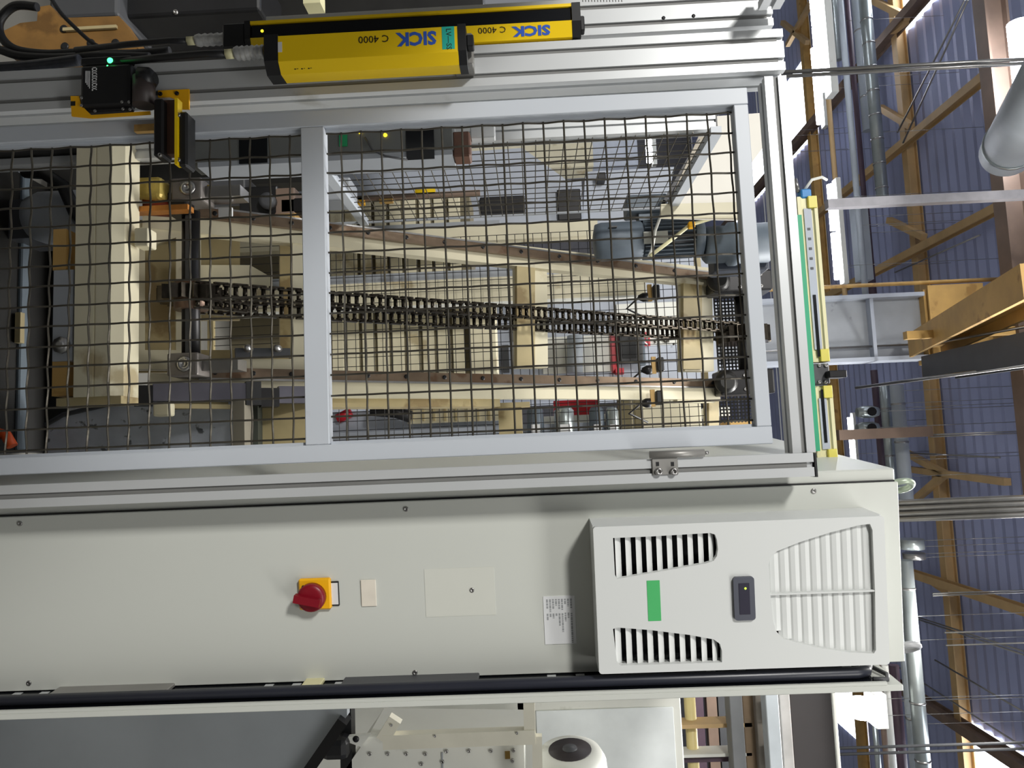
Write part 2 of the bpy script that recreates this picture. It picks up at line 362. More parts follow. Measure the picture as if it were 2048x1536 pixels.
for k, yy in enumerate((824, 856)):
    c = at(1735, yy, 8.4); tt = thing('pipe_valve', ('first', 'second')[k] + ' silver valve counted from the column, above the guard beam', 'valve', c, 'valves above the guard')
    b = bmesh.new(); lathe(b, [(.05, -.12), (.07, -.05), (.07, .05), (.05, .12)], c, (0, 0, 1), 16); part('valve_body', b, DUCT, tt)
    b = bmesh.new(); lathe(b, [(.012, 0), (.012, .1), (.05, .1), (.05, .12)], c, (0, -1, 0), 12); part('hand_wheel', b, BLKM, tt); part('hanger_wire', rod(c, Vector((c.x, c.y, HR)), .004, 6), STEEL, tt)
c = at(1745, 874, 8.0); solo('angle_hanger', box((c.x-.09, c.x+.02, 7.95, 8.05, at(1675, 874, 8).z, at(1862, 874, 8).z)), BRN, 'brown steel hanger arm below the pipe valves', 'hanger')

# strip lamps
def lamp(xa, ya, yb, Y, w, label, n=2):
    X0, X1 = at(xa, ya, Y).x, at(xa, yb, Y).x; z = at(xa, (ya+yb)/2, Y).z
    t = thing('strip_lamp', label, 'lamp', ((X0+X1)/2, Y, z), 'fluorescent strip lamps')
    part('lamp_housing', box((X0-.05, X1+.05, Y-w*.8, Y+w*.8, z+w*.55, z+w*1.3), .01), WHM, t)
    for f_ in (.15, .85): part('hanger_wire', rod(Vector((X0+(X1-X0)*f_, Y, z+w*1.25)), Vector((X0+(X1-X0)*f_, Y, HR)), .003, 6), STEEL, t)
    for k in range(n):
        a_, b_ = X0+(X1-X0)*k/n+.02, X0+(X1-X0)*(k+1)/n-.02
        part('lamp_tube', rod(Vector((a_, Y, z)), Vector((b_, Y, z)), w*.5, 14), TUBE, t)
lamp(1668, 366, 562, 9.0, .085, 'lit fluorescent strip lamp beside the grey column')
lamp(1634, -80, 185, 8.4, .12, 'long lit strip lamp in front of the roof glazing')
lamp(1633, 95, 250, 12.0, .10, 'slim lit strip lamp behind the long strip lamp', 1)
lamp(1702, 832, 922, 11.0, .06, 'slim lit strip lamp above the cabinet corner', 1)
lamp(2050, 40, 310, 5.7, .16, 'lit strip lamp close under the truss chord', 2)
lamp(1722, 1392, 1440, 7.7, .16, 'lit lamp glaring past the open cabinet channel', 1)

# hanging posts and rods (upright, so they lie across the picture)
def upright(name, x0, x1, y, Y, w, m, label, cat, rods=1, gap=.03, grp=None):
    t = at((x0+x1)/2, y, Y); z0, z1 = at(x0, y, Y).z, HR
    if rods == 1: return solo(name, box((t.x-w/2, t.x+w/2, Y-w/2, Y+w/2, z0, z1)), m, label, cat, grp)
    r_ = thing(name, label, cat, (t.x, Y, z0), grp)
    for k in range(rods):
        X = t.x+(k-(rods-1)/2)*gap; part('rod', rod(Vector((X, Y, z0)), Vector((X, Y, z1)), w, 10), m, r_)
    return r_
upright('hanger_post', 1652, 2120, 398, 5.0, .062, mat('dull_zinc', (176, 174, 180), .5, .3, .1, 14), 'square zinc hanger post dropping from the roof by the blue cap', 'post')
upright('drop_pipes', 1560, 2120, 134, 5.2, .014, STEEL, 'pair of polished drop pipes hanging down past the skylight', 'pipe', 2, .032)
upright('drop_pipes', 1780, 2120, 1016, 4.6, .018, STEEL, 'bundle of polished drop pipes rising behind the cabinet top', 'pipe', 4, .034)
upright('guard_pole', 1660, 2060, 1497, 6.5, .012, DKG, 'thin dark pole standing up past the bright lower skylight', 'pole', 2, .05)
upright('hanger_rod', 1860, 2040, 868, 8.0, .008, STEEL, 'thin hanger rod above the brown hanger arm', 'rod', 2, .02)
upright('hanger_rod', 1865, 2045, 1186, 7.6, .008, STEEL, 'thin hanger rod above the clamp on the silver duct', 'rod', 2, .02)
upright('hanger_rod', 1890, 1960, 1277, 5.5, .006, STEEL, 'short bright rod above the lifting eye bolt', 'rod', 2, .09)

# grey column with yellow head, crane beams
cY = 6.4
zt = at(1855, 650, cY).z
colm = thing('hall_column', 'wide steel I column, grey below and ochre at the head', 'column', (at(1700, 655, cY).x, cY, 0))
X0, X1 = at(1740, 588, cY).x, at(1740, 722, cY).x
part('web_plate', box((X0+.02, X1-.02, cY+.1, cY+.115, 0, zt)), GRY, colm)
for X in (X0, X1-.035): part('flange', box((X, X+.035, cY, cY+.22, 0, zt)), LGRY, colm)
part('stiffener', box((X0+.03, X1-.03, cY+.02, cY+.1, at(1753, 655, cY).z-.03, at(1753, 655, cY).z)), LGRY, colm)
part('column_head', box((X0-.02, X1+.04, cY+.02, cY+.2, zt, HR-.2)), OCH, colm, label='ochre painted column head')
part('column_head', box((X0-.05, X1+.1, cY-.02, cY+.0, zt+.02, zt+.5)), OCH, colm)
part('edge_pipe', rod(Vector((X0-.09, cY+.05, 0)), Vector((X0-.09, cY+.05, HR-.3)), .018, 10), OCH, colm)
part('conduit', rod(Vector((X0+.46, cY+.05, 1.0)), Vector((X0+.46, cY+.05, zt+.1)), .01, 8), STEEL, colm)
def dbeam(name, a, Ya, b_, Yb, w, h, m, label):
    pa, pb_ = at(*a, Ya), at(*b_, Yb); return beam(name, pa, pb_, w, h, m, label)
dbeam('crane_beam', (1852, 690), cY-.1, (2100, 560), 4.0, .2, .3, OCH, 'ochre crane beam running out from the column head')
dbeam('runway_beam', (1880, 735), cY-.2, (2120, 690), 4.4, .2, .3, DKG, 'dark grey runway beam under the ochre crane beam')
solo('guy_rod', rod(at(1712, 776, 7.0), at(2080, 726, 4.6), .014, 8), STEEL, 'thin grey guy rod stretched beneath the dark runway beam', 'rod')
solo('guy_rod', rod(at(1860, 688, cY-.3), at(2080, 648, 4.4), .01, 8), STEEL, 'thin rod running along the ochre crane beam', 'rod')
c = at(1925, 665, 5.6); solo('clamp_post', box((c.x-.03, c.x+.03, 5.6, 5.66, c.z-.42, c.z+.4)), OCH, 'small ochre upright clamp tying the crane beams', 'clamp')

# ================================================================== THE GUARD
GY = 1.45                                                     # front of the gate frame
def zpost(name, y_at, xref, w, d, nw, nd, z0, z1, Y, label, xshift=0):
    c = at(xref, y_at, Y); t = thing(name, label, 'post', (c.x, Y, z0), 'aluminium guard posts')
    b = prism(bmesh.new(), slot_outline(w, d, nw, nd), (c.x, Y+d/2, z0), (1, 0, 0), (0, 1, 0), (0, 0, 1), z1-z0)
    part('extrusion', b, ALU, t)
    for i in range(nw):
        X = c.x-w/2+w/nw*(i+.5); part('slot_cover', box((X-.0048, X+.0048, Y+.0045, Y+.0066, z0, z1-.012)), ALUG, t)
    return t
zTop = at(1600, 500, GY).z                                    # top edge of the top beam
# post beside the gate handle (two slots), and the second one that carries the light curtains
pB = zpost('guard_post', 107, 1400, .089, .089, 2, 2, 0, zTop-.002, GY-.005, 'wide slotted aluminium post carrying the black safety switch')
zA0 = at(520, 60, GY).z
pA = zpost('guard_post', 21, 1400, .083, .045, 2, 1, zA0, zTop-.004, GY+.036, 'shorter slotted aluminium upright behind the yellow light curtains')
for x, y in ((1327, 36), (1387, 32)):
    c = at(x, y, GY+.036); b = bmesh.new(); lathe(b, [(.004, 0), (.004, .0012), (0, .0012)], (c.x, GY+.0362, c.z), (0, -1, 0), 10); part('drilled_hole', b, BLK, pA)
for x0, n in ((1165, 14), (1400, 0)):
    b = bmesh.new()
    for k in range(n):
        c = at(x0+k*6, 2, GY+.036); bx(b, (c.x-.003*(1+k % 2), c.x+.002, GY+.0352, GY+.036, c.z, c.z+.0012))
    if n: part('scale_marks', b, PRT, pA)
rz0 = 0.0
pR = zpost('guard_post', 930, 1600, .0455, .045, 1, 1, 0, at(1628, 930, GY-.02).z, GY-.02, 'slim slotted aluminium post between gate and grey cabinet')
c = at(1630, 930, GY-.02); part('end_cap', box((c.x-.0232, c.x+.0232, GY-.0205, GY+.0255, c.z, c.z+.004)), BLK, pR)
# top beam
b0, b1 = at(1585, 150, GY), at(1618, 904, GY)
tb = thing('guard_top_beam', 'slotted aluminium beam across the top of the mesh gate', 'beam', (b0.x, GY, zTop-.045))
part('extrusion', prism(bmesh.new(), slot_outline(.045, .045, 1, 1), (b0.x, GY+.0225, zTop-.0225), (0, 1, 0), (0, 0, 1), (1, 0, 0), b1.x-b0.x+.001), ALU, tb)
part('slot_cover', box((b0.x, b1.x, GY+.005, GY+.007, zTop-.0273, zTop-.0177)), ALUG, tb)
# beam that comes out of the post head towards the aisle
c = at(1535, 8, GY)
sb = thing('guard_side_beam', 'slotted aluminium beam leaving the post head towards the aisle', 'beam', (c.x, GY, c.z-.022))
part('extrusion', prism(bmesh.new(), slot_outline(.045, .045, 1, 1), (c.x-.012, GY+.004, c.z+.004), (1, 0, 0), (0, 0, 1), (0, -1, 0), .16), ALU, sb)

# ---- the gate
GD = .03
gX0 = at(750, 226, GY).x-.0185-.0; 
gl = at(750, 213, GY).x; gr = at(750, 935.5-15, GY).x         # outer sides
gl = at(746, 214, GY).x; gr = at(750, 920, GY).x
gtop = at(1521, 540, GY).z; gin = at(1491, 540, GY).z
gbot = .12
gate = thing('mesh_gate', 'white framed wire mesh gate in front of the chain lift', 'gate', ((gl+gr)/2, GY, gbot))
wl = abs(at(1000, 233, GY).x-at(1000, 200, GY).x); wr = abs(at(750, 926, GY).x-at(750, 891, GY).x)
part('frame_stile', box((gl, gl+wl, GY, GY+GD, gbot, gtop), .0015), GATE, gate)
part('frame_stile', box((gr-wr, gr, GY, GY+GD, gbot, gtop), .0015), GATE, gate)
part('frame_rail', box((gl+wl+.0004, gr-wr-.0004, GY+.0004, GY+GD, gin, gtop-.0004), .0015), GATE, gate)
part('frame_rail', box((gl+wl+.0004, gr-wr-.0004, GY+.0004, GY+GD, gbot, gbot+.034), .0015), GATE, gate)
m0, m1 = at(605, 530, GY).z, at(652, 530, GY).z
part('middle_rail', box((gl+wl+.0004, gr-wr-.0004, GY+.0004, GY+GD, m0, m1), .0015), GATE, gate)
# flat strips that clamp the mesh, seen as a lip inside the frame
for z0, z1 in ((gbot+.034, m0), (m1, gin)):
    for X0, X1 in ((gl+wl, gl+wl+.006), (gr-wr-.006, gr-wr)):
        part('clamp_strip', box((X0, X1, GY+.014, GY+GD-.001, z0, z1)), GATE, gate)
MP = .0428; MY = GY+.02
def crimp(p, axis, n0, n1, ph):            # crimped wire, a bend at each crossing
    pts = []; steps = int(round((n1-n0)/MP*2))
    for i in range(steps*2+1):
        t = n0+(n1-n0)*i/(steps*2); q = Vector(p); q[axis] = t
        q.y += .0022*math.cos((t-ph)/MP*math.pi); pts.append(q)
    return pts
xa, xb = gl+wl-.004, gr-wr+.004
for z0, z1, zph in ((m1, gin, at(1414, 230, MY).z), (gbot+.034, m0, at(261, 290, MY).z)):
    xph = at(874, 296, MY).x; k0 = math.ceil((xa+.006-xph)/MP); k1 = math.floor((xb-.006-xph)/MP)
    xs = [xph+MP*k for k in range(k0, k1+1)]
    n0 = math.ceil((z0+.004-zph)/MP); n1 = math.floor((z1-.004-zph)/MP)
    zs = [zph+MP*k for k in range(n0, n1+1)]
    for i, X in enumerate(xs):
        part('upright_wire', tube(bmesh.new(), crimp((X, MY, 0), 2, z0-.003, z1+.003, zph+(i % 2)*MP), .0022, 5), WIRE, gate)
    for i, Z in enumerate(zs):
        part('cross_wire', tube(bmesh.new(), crimp((0, MY+.0004, Z), 0, xa, xb, xph+(1-i % 2)*MP), .0022, 5), WIRE, gate)
# ---- hinge on the slim post
h = at(1330, 920, GY-.02); hin = thing('butt_hinge_set', 'grey steel hinge joining the mesh gate to the slim post', 'hinge', (h.x, GY-.03, h.z))
L = pb(1304, 1356, 902, 950, GY-.024, .004); part('hinge_leaf', box(L, .0012), mat('zinc_grey', (150, 148, 144), .45, .5, .1), hin)
L2 = pb(1300, 1410, 899, 913, GY-.03, .01)
zz = (L2[4], L2[5]); part('hinge_barrel', rod(Vector((L2[1]-.005, GY-.024, zz[0])), Vector((L2[1]-.005, GY-.024, zz[1])), .0075, 16), MATS['zinc_grey'], hin)
part('hinge_pin', rod(Vector((L2[1]-.005, GY-.024, zz[1])), Vector((L2[1]-.005, GY-.024, zz[1]+.008)), .0035, 10), STEEL, hin)
for x in (1317, 1347):
    c = at(x, 943, GY-.024); b = bmesh.new(); lathe(b, [(.0075, 0), (.0075, .005), (.006, .007), (.0035, .007), (.003, .003), (0, .003)], (c.x, GY-.024, c.z), (0, -1, 0), 14); part('hinge_bolt', b, STEEL, hin)
    c = at(x-2, 928, GY-.024); b = bmesh.new(); bx(b, (c.x-.004, c.x+.004, GY-.0246, GY-.024, c.z-.003, c.z+.003)); part('slotted_hole', b, BLK, hin)
# ---- light strip housings and green board above the top beam (a step behind it)
LY = 1.75
g0 = pb(1600, 1612, 432, 905, LY+.03, .006)
gb = thing('green_board', 'thin green board edge behind the guard top beam', 'board', (g0[0], LY, g0[4]))
part('board_sheet', box((at(1610, 432, LY).x, at(1612, 903, LY).x, LY-.012, LY-.004, at(1598, 641, LY).z, at(1616, 641, LY).z)), GRNP, gb)
def grid(ya, yb, label, hollow, cap=None):
    z = at(1627, 560, LY).z; X0, X1 = at(1625, ya, LY).x, at(1625, yb, LY).x
    t = thing('light_grid', label, 'light grid', (X0, LY, z-.026), 'pale yellow light grids on the guard top')
    out = [(-.024, 0), (-.016, 0), (-.013, .006), (.013, .006), (.016, 0), (.024, 0), (.024, .035), (-.024, .035)]
    part('grid_housing', prism(bmesh.new(), out, (X0, LY, z), (0, 0, 1), (0, 1, 0), (1, 0, 0), X1-X0), LCUR, t)
    part('lens_strip', box((X0+.03, X1-.03, LY+.002, LY+.006, z-.009, z+.009)), LGRY, t)
    part('slot_window', box((X0+hollow[0]*(X1-X0), X0+hollow[1]*(X1-X0), LY+.0005, LY+.002, z-.004, z+.003)), SCRN, t)
    for k in range(5):
        X = X0+(X1-X0)*(.2+.06*k); part('lens_dot', box((X-.003, X+.003, LY+.001, LY+.002, z-.004, z+.003)), DKG, t)
    for X in (X0, X1-.03):
        part('end_bracket', box((X, X+.03, LY-.003, LY+.03, z+.002, z+.023), .001), mat('lemon_bracket', (220, 208, 96), .45), t)
    if cap:
        part('end_cap', box((X0-.02, X0+.003, LY+.002, LY+.03, z-.012, z+.013), .003), BLUC, t)
        part('cable', tube(bmesh.new(), [(X0-.02, LY+.015, z), (X0-.045, LY+.01, z+.02), (X0-.05, LY+.01, z+.045), (X0-.046, LY+.02, z+.06)], .0035, 8), WHM, t)
        part('plug', rod(Vector((X0-.016, LY+.014, z-.013)), Vector((X0-.05, LY+.014, z-.02)), .005, 10), STEEL, t)
grid(392, 724, 'pale yellow light grid bar with blue end cap on the guard top', (.6, .97), True)
grid(772, 925, 'short pale yellow light grid bar ending at the cabinet', (.05, .75))
L = pb(1622, 1660, 727, 768, LY-.005, .05); bk = thing('grid_bracket', 'dark bracket holding the two pale yellow light grids', 'bracket', (L[0], LY, L[4]))
part('bracket_body', box((L[0], L[1], L[2], L[3], L[4]-.03, L[5]), .003), DKG, bk)
c = at(1655, 747, LY); part('bracket_arm', box((L[0]+.02, L[1]-.012, LY-.03, LY+.01, L[5]-.012, L[5]+.03), .002), BLKM, bk)
for y in (731, 764):
    for x in (1638, 1651):
        q = at(x, y, LY-.005); part('bracket_screw', screw((q.x, LY-.005, q.z), (0, -1, 0), .0045, .004), STEEL, bk)

# ================================================================== LIGHT CURTAINS
def curtain_text(s, size, x, y, Y, m, par, bold=.0):
    c = at(x, y, Y); return part('lettering', text_bm(s, size, (c.x, Y, c.z), (0, 0, -1), (1, 0, 0), .0003, bold), m, par)
# front receiver: yellow face towards the aisle
FY = 1.35
fx = lambda y: at(740, y, FY).x
z0, z1 = at(556, 95, FY).z, at(916, 90, FY).z
lc = thing('light_curtain', 'yellow light curtain with teal tag and wide lettered face', 'light curtain', (fx(90), FY, z0), 'yellow light curtains')
X0, X1, X2 = fx(62), fx(113), fx(131)
sec = [(X0, FY), (X1, FY), (X2, FY+.016), (X2, FY+.05), (X0, FY+.05)]
part('housing', prism(bmesh.new(), [(a, c) for a, c in sec], (0, 0, z0), (1, 0, 0), (0, 1, 0), (0, 0, 1), z1-z0), YEL, lc)
part('lens_window', box((X0-.004, X0, FY+.006, FY+.046, z0, z1)), SCRN, lc)
csec = [(X0-.004, FY-.001), (X1-.002, FY-.001), (X2+.001, FY+.016), (X2+.001, FY+.051), (X0-.004, FY+.051)]
part('end_cap', prism(bmesh.new(), csec, (0, 0, z1), (1, 0, 0), (0, 1, 0), (0, 0, 1), .016), BLK, lc)
part('end_cap', prism(bmesh.new(), csec, (0, 0, z0-.028), (1, 0, 0), (0, 1, 0), (0, 0, 1), .028), BLK, lc)
part('mount_pin', box((fx(72), fx(96), FY+.012, FY+.035, z1+.016, z1+.030), .002), BLK, lc)
L = pb(905, 945, 66, 128, FY+.045, .05); part('mount_bracket', box(L, .002), mat('zinc_grey', (150, 148, 144)), lc)
L = pb(884, 909, 53, 98, FY-.0006, .0006); tg = part('teal_tag', box(L), TEAL, lc, label='teal adhesive tag with dark letters')
c = at(892, 57, FY-.0008); part('lettering', text_bm('LV—SS', .0145, (c.x, FY-.0008, c.z), (1, 0, 0), (0, 0, 1), .0002), PRT, tg)
curtain_text('SICK', .037, 872, 63, FY-.0004, BLUE, lc, .0014)
curtain_text('C 4000', .0205, 778, 70, FY-.0004, PRT, lc)
L = pb(553, 564, 84, 104, FY-.0006, .0006); part('white_sticker', box(L), WHT, lc)
c = at(625, 125, FY); b = bmesh.new()
for k in range(9): bx(b, (c.x+.001-.001*(k % 2), c.x+.005+.001*(k % 3), FY+.0095, FY+.0105, c.z-.0045*k-.003, c.z-.0045*k))
part('type_print', b, PRT, lc)
# cable gland and taped lead going down
def lead(par, x0, x1, y, Y, r):
    a, b_ = at(x0, y, Y), at(x1, y, Y); n = 9; rs = []; pts = []
    for i in range(n*2+1): pts.append(Vector((a.x, Y, b_.z+(a.z-b_.z)*i/(n*2)))); rs.append(r*(1+.09*((i*7) % 3-1)))
    part('taped_lead', tube(bmesh.new(), pts, r, 14, True, rs), SILT, par)
    part('gland_nut', rod(Vector((a.x, Y, b_.z-.018)), Vector((a.x, Y, b_.z)), r*.8, 6), LCUR, par)
    part('cable', tube(bmesh.new(), [(a.x, Y, b_.z-.016), (a.x-.005, Y+.004, b_.z-.06), (a.x-.012, Y+.02, b_.z-.16), (a.x-.03, Y+.06, b_.z-.30)], r*.55, 10), BLK, par)
lead(lc, 530, 470, 104, FY+.028, .0135)
# rear sender: black lens between two yellow edges
BY = 1.43
z0, z1 = at(500, 55, BY).z, at(1144, 35, BY).z
lb = thing('light_curtain', 'yellow light curtain with black lens band behind the tagged one', 'light curtain', (at(820, 40, BY).x, BY, z0), 'yellow light curtains')
gx = lambda y: at(1130, y, BY).x
Xa, Xb, Xc, Xd = gx(7), gx(13), gx(41), gx(68)
part('housing', prism(bmesh.new(), [(Xa, BY), (Xb, BY), (Xb, BY+.014), (Xc, BY+.014), (Xc, BY), (Xd, BY+.012), (Xd, BY+.05), (Xa, BY+.05)], (0, 0, z0), (1, 0, 0), (0, 1, 0), (0, 0, 1), z1-z0), YEL, lb)
part('lens_window', box((Xb+.0005, Xc-.0005, BY+.004, BY+.0138, z0+.002, z1-.002)), SCRN, lb)
cs = [(Xa-.001, BY-.001), (Xc+.002, BY-.001), (Xd+.001, BY+.012), (Xd+.001, BY+.051), (Xa-.001, BY+.051)]
part('end_cap', prism(bmesh.new(), cs, (0, 0, z1), (1, 0, 0), (0, 1, 0), (0, 0, 1), .018), BLK, lb)
part('end_cap', prism(bmesh.new(), cs, (0, 0, z0-.012), (1, 0, 0), (0, 1, 0), (0, 0, 1), .012), BLK, lb)
part('mount_pin', box((gx(24), gx(54), BY+.015, BY+.035, z1+.018, z1+.027), .002), BLK, lb)
sl = (.012)/(Xd-Xc)                                    # the lettered face slants back a little
def slant_text(s, size, x, y, bold=0):
    c = at(x, y, BY); yy = BY+sl*(c.x-Xc)-.0006
    part('lettering', text_bm(s, size, (c.x, yy, c.z), (0, 0, -1), (1, sl, 0), .0003, bold, 1.45 if s == 'SICK' else 1.2), BLUE if s == 'SICK' else PRT, lb)
slant_text('SICK', .0255, 1100, 49, .0011); slant_text('C 4000', .0165, 1012, 52)
q = at(523, 60, BY); part('status_light', rod(Vector((q.x, BY+.003, q.z)), Vector((q.x, BY+.004, q.z)), .003, 8), LEDY, lb)
lead(lb, 466, 392, 77, BY+.03, .0125)
q = at(500, 55, BY); part('base_block', box((Xa, Xd-.012, BY+.002, BY+.05, z0-.06, z0-.012), .003), BLK, lb)

# ================================================================== SAFETY SWITCH AND LATCH
SY = 1.415
sw = thing('safety_switch', 'black safety switch with green light on yellow bracket plate', 'switch', at(210, 170, SY))
L = pb(160, 262, 128, 212, SY, .024); part('switch_body', box(L, .006), BLK, sw)
L = pb(165, 262, 210, 222, SY+.006, .016); part('side_cover', box(L, .003), BLKM, sw)
L = pb(160, 262, 112, 128, SY+.004, .018); part('terminal_cover', box(L, .003), BLK, sw)
for (x, y, r) in ((218, 119, .006), (214, 131, .0025)):
    c = at(x, y, SY); b = bmesh.new(); lathe(b, [(r, 0), (r*.9, .002), (r*.5, .0035), (0, .004)], (c.x, SY+.004, c.z), (0, -1, 0), 12); part('status_light', b, LEDG, sw, label='lit green status light')
b = bmesh.new()                                   # worn maker's print, too blurred to read
for k in range(9):
    q, q2 = at(184, 135+5.2*k, SY), at(193.5 if k % 3 else 194, 139.4+5.2*k, SY)
    bx(b, (q.x, q2.x, SY-.0005, SY, q.z, q.z+.0022)); bx(b, (q.x+.001*(k % 2), q.x+.0018+.001*(k % 2), SY-.0005, SY, q.z, q2.z)); bx(b, (q.x, q2.x-.0006*(k % 3), SY-.0005, SY, q2.z-.002, q2.z))
part('worn_print', b, WHT, sw)
b = bmesh.new()
for k in range(4):
    q = at(179-k*2.6, 142, SY); bx(b, (q.x, q.x+.038-.004*k, SY-.0005, SY, q.z, q.z+.0012))
part('type_print', b, WHT, sw)
for x, y in ((163, 196), (163, 211), (244, 204), (258, 204), (246, 218), (260, 219), (190, 222)):
    q = at(x, y, SY); part('cover_screw', screw((q.x, SY, q.z), (0, -1, 0), .0032, .0015), STEEL, sw)
pl = [(141, 192), (158, 192), (162, 210), (182, 230), (300, 222), (300, 228), (182, 236), (143, 232)]
P0 = [at(x, y, SY+.00445) for x, y in pl]
yp = part('bracket_plate', prism(bmesh.new(), [(p.x, p.z) for p in P0], (0, SY+.00445, 0), (1, 0, 0), (0, 0, 1), (0, 1, 0), .004), YELO, sw, label='orange yellow bracket plate')
q = at(146, 207, SY+.00445); part('plate_hole', box((q.x-.005, q.x+.005, SY+.00438, SY+.00445, q.z-.005, q.z+.005)), BLK, yp)
c = at(288, 182, SY+.004); b = bmesh.new(); tube(b, [(c.x-.028, SY+.004, c.z), (c.x+.032, SY+.004, c.z)], .022, 20); part('actuator_head', b, mat('brown_black_plastic', (58, 50, 48), .5), sw)
c2 = at(288, 158, SY+.004); b = bmesh.new(); lathe(b, [(.024, 0), (.022, .02), (.012, .03)], (c2.x, SY+.004, c2.z-.005), (0, 0, 1), 18); part('actuator_cap', b, BLK, sw)
# latch with handle, standing across the gate stile
la = thing('gate_latch', 'black latch handle with yellow plate across the gate frame', 'latch', at(345, 250, SY))
pl = [(316, 181), (378, 178), (378, 218), (362, 218), (354, 200), (338, 193), (316, 194)]
P0 = [at(x, y, SY+.026) for x, y in pl]
part('latch_plate', prism(bmesh.new(), [(p.x, p.z) for p in P0], (0, SY+.026, 0), (1, 0, 0), (0, 0, 1), (0, 1, 0), .004), YELO, la, label='yellow latch plate with cut corner')
for x, y in ((354, 187), (321, 188)):
    q = at(x, y, SY+.026); part('plate_bolt', screw((q.x, SY+.026, q.z), (0, -1, 0), .0045, .003), BLKM, la)
part('handle_bar', box(pb(306, 326, 196, 312, SY-.02, .04), .004), BLKM, la)
part('handle_bar', box(pb(356, 374, 222, 332, SY-.016, .04), .004), BLK, la)
part('handle_web', box(pb(326, 349, 200, 308, SY-.004, .02)), mat('rusty_brown_plate', (92, 62, 48), .55, 0, .25, 20), la)
part('yellow_rib', box(pb(349, 355, 196, 328, SY-.022, .02)), YEL, la)
for x, y in ((366, 238), (366, 327), (329, 317)):
    q = at(x, y, SY); part('handle_screw', screw((q.x, SY-.016, q.z), (0, -1, 0), .0045, .005), STEEL, la)
part('tongue', box(pb(268, 312, 248, 262, SY+.02, .012)), OCH, la)

# ================================================================== GREY CABINET (own axes: x along the face, y away, z up)
PD = 1.50                                                     # side panel face
AD = 1.41                                                     # cooling unit face
cx0, cx1 = atc(1400, 979, PD).x, atc(900, 1354, PD).x         # panel sides
czt = atc(1803, 1140, PD).z
cx0b = atc(1700, 940, PD+.012).x                              # body edge left of the panel
rootc = CABM @ Vector(((cx0+cx1)/2, PD, 0))
cab = thing('control_cabinet', 'tall pale grey control cabinet with red main switch on its side', 'cabinet', rootc)
part('plinth', box((cx0-.02, cx1, PD+.02, PD+.8, 0, .1)), DKG, cab, True)
part('cabinet_body', box((cx0-.026, cx1+.004, PD+.012, PD+.8, .1, czt), .003), CAB, cab, True)
part('panel_gasket', box((cx0-.003, cx1+.002, PD+.006, PD+.0125, .102, czt-.004)), BLK, cab, True)
sp = part('side_panel', box((cx0, cx1, PD, PD+.006, .104, czt), .0015), CAB, cab, True)
for x, y in ((40, 1047), (812, 1018), (58, 1366), (830, 1345), (1627, 982), (1640, 1310)):
    c = atc(x, y, PD); part('panel_screw', screw((c.x, PD, c.z), (0, -1, 0), .0055, .0025), STEEL, sp, True)
c = atc(944, 1180, PD); part('panel_screw', screw((c.x, PD-.0006, c.z), (0, -1, 0), .005, .002), STEEL, sp, True)
# old sticker outline, white tag, rating plate
part('blank_label', box(pc(850, 990, 1136, 1232, PD-.0006, .0006)), mat('faded_label_film', (206, 207, 198), .5, 0, .02), cab, True, 'faded transparent label film')
part('white_tag', box(pc(722, 752, 1160, 1213, PD-.003, .003), .0008), mat('ivory_tag', (222, 214, 200), .5, 0, .05, 30), cab, True, 'blank ivory tag')
Lp = pc(1088, 1151, 1192, 1288, PD-.0012, .0012)
rp = part('rating_plate', box(Lp), mat('plate_white', (226, 227, 228), .5, 0, .03), cab, True, 'white rating plate with grey rows of print')
W_, H_ = Lp[1]-Lp[0], Lp[5]-Lp[4]
rows = [(.06, .26, .36, .98), (.06, .22, .35, .46), (.06, .19, .35, .53), (.06, .29, .36, .75), (.06, .27, .36, .63), (.06, .20, .36, .41), (.06, .26, .36, .46), (.06, .33, .36, .44), (.06, .26, .36, .50)]
b = bmesh.new()
for i, r_ in enumerate(rows):
    z = Lp[5]-H_*(.12+.095*i)
    for a, e in ((r_[0], r_[1]), (r_[2], r_[3])):
        x = a
        while x < e-.01:
            w = min(random.choice((.03, .05, .07)), e-x); bx(b, (Lp[0]+W_*x, Lp[0]+W_*(x+w), PD-.0014, PD-.0012, z-H_*.028, z+H_*.028)); x += w+.012
part('print_rows', b, PGR, rp, True)
# main switch
ms = thing('main_switch', 'red rotary main switch on yellow plate on the cabinet side', 'switch', CABM @ atc(626, 1190, PD))
part('escutcheon', box(pc(597, 661, 1158, 1220, PD-.012, .012), .003), YELO, ms, True, 'yellow switch plate')
c = atc(625, 1193, PD-.012); b = bmesh.new()
lathe(b, [(.029, 0), (.029, .012), (.026, .016), (.018, .017), (0, .017)], (c.x, PD-.012, c.z), (0, -1, 0), 32); kn = part('rotary_knob', b, KNOB, ms, True)
b = bmesh.new(); p_, q_ = Vector((c.x+.008, PD-.033, c.z+.022)), Vector((c.x-.004, PD-.033, c.z-.031)); bar(b, p_, q_, .016, .014, (1, 0, 0)); part('knob_grip', b, KNOB, kn, True)
b = bmesh.new(); bar(b, p_+Vector((-.017, .013, 0)), q_+Vector((-.017, .013, .012)), .010, .006, (1, 0, 0)); part('knob_recess', b, BLK, kn, True)
part('label_frame', box(pc(661, 678, 1163, 1212, PD-.004, .004), .001), BLK, ms, True)
part('label_insert', box(pc(662, 676, 1166, 1209, PD-.0046, .0008)), WHT, ms, True)
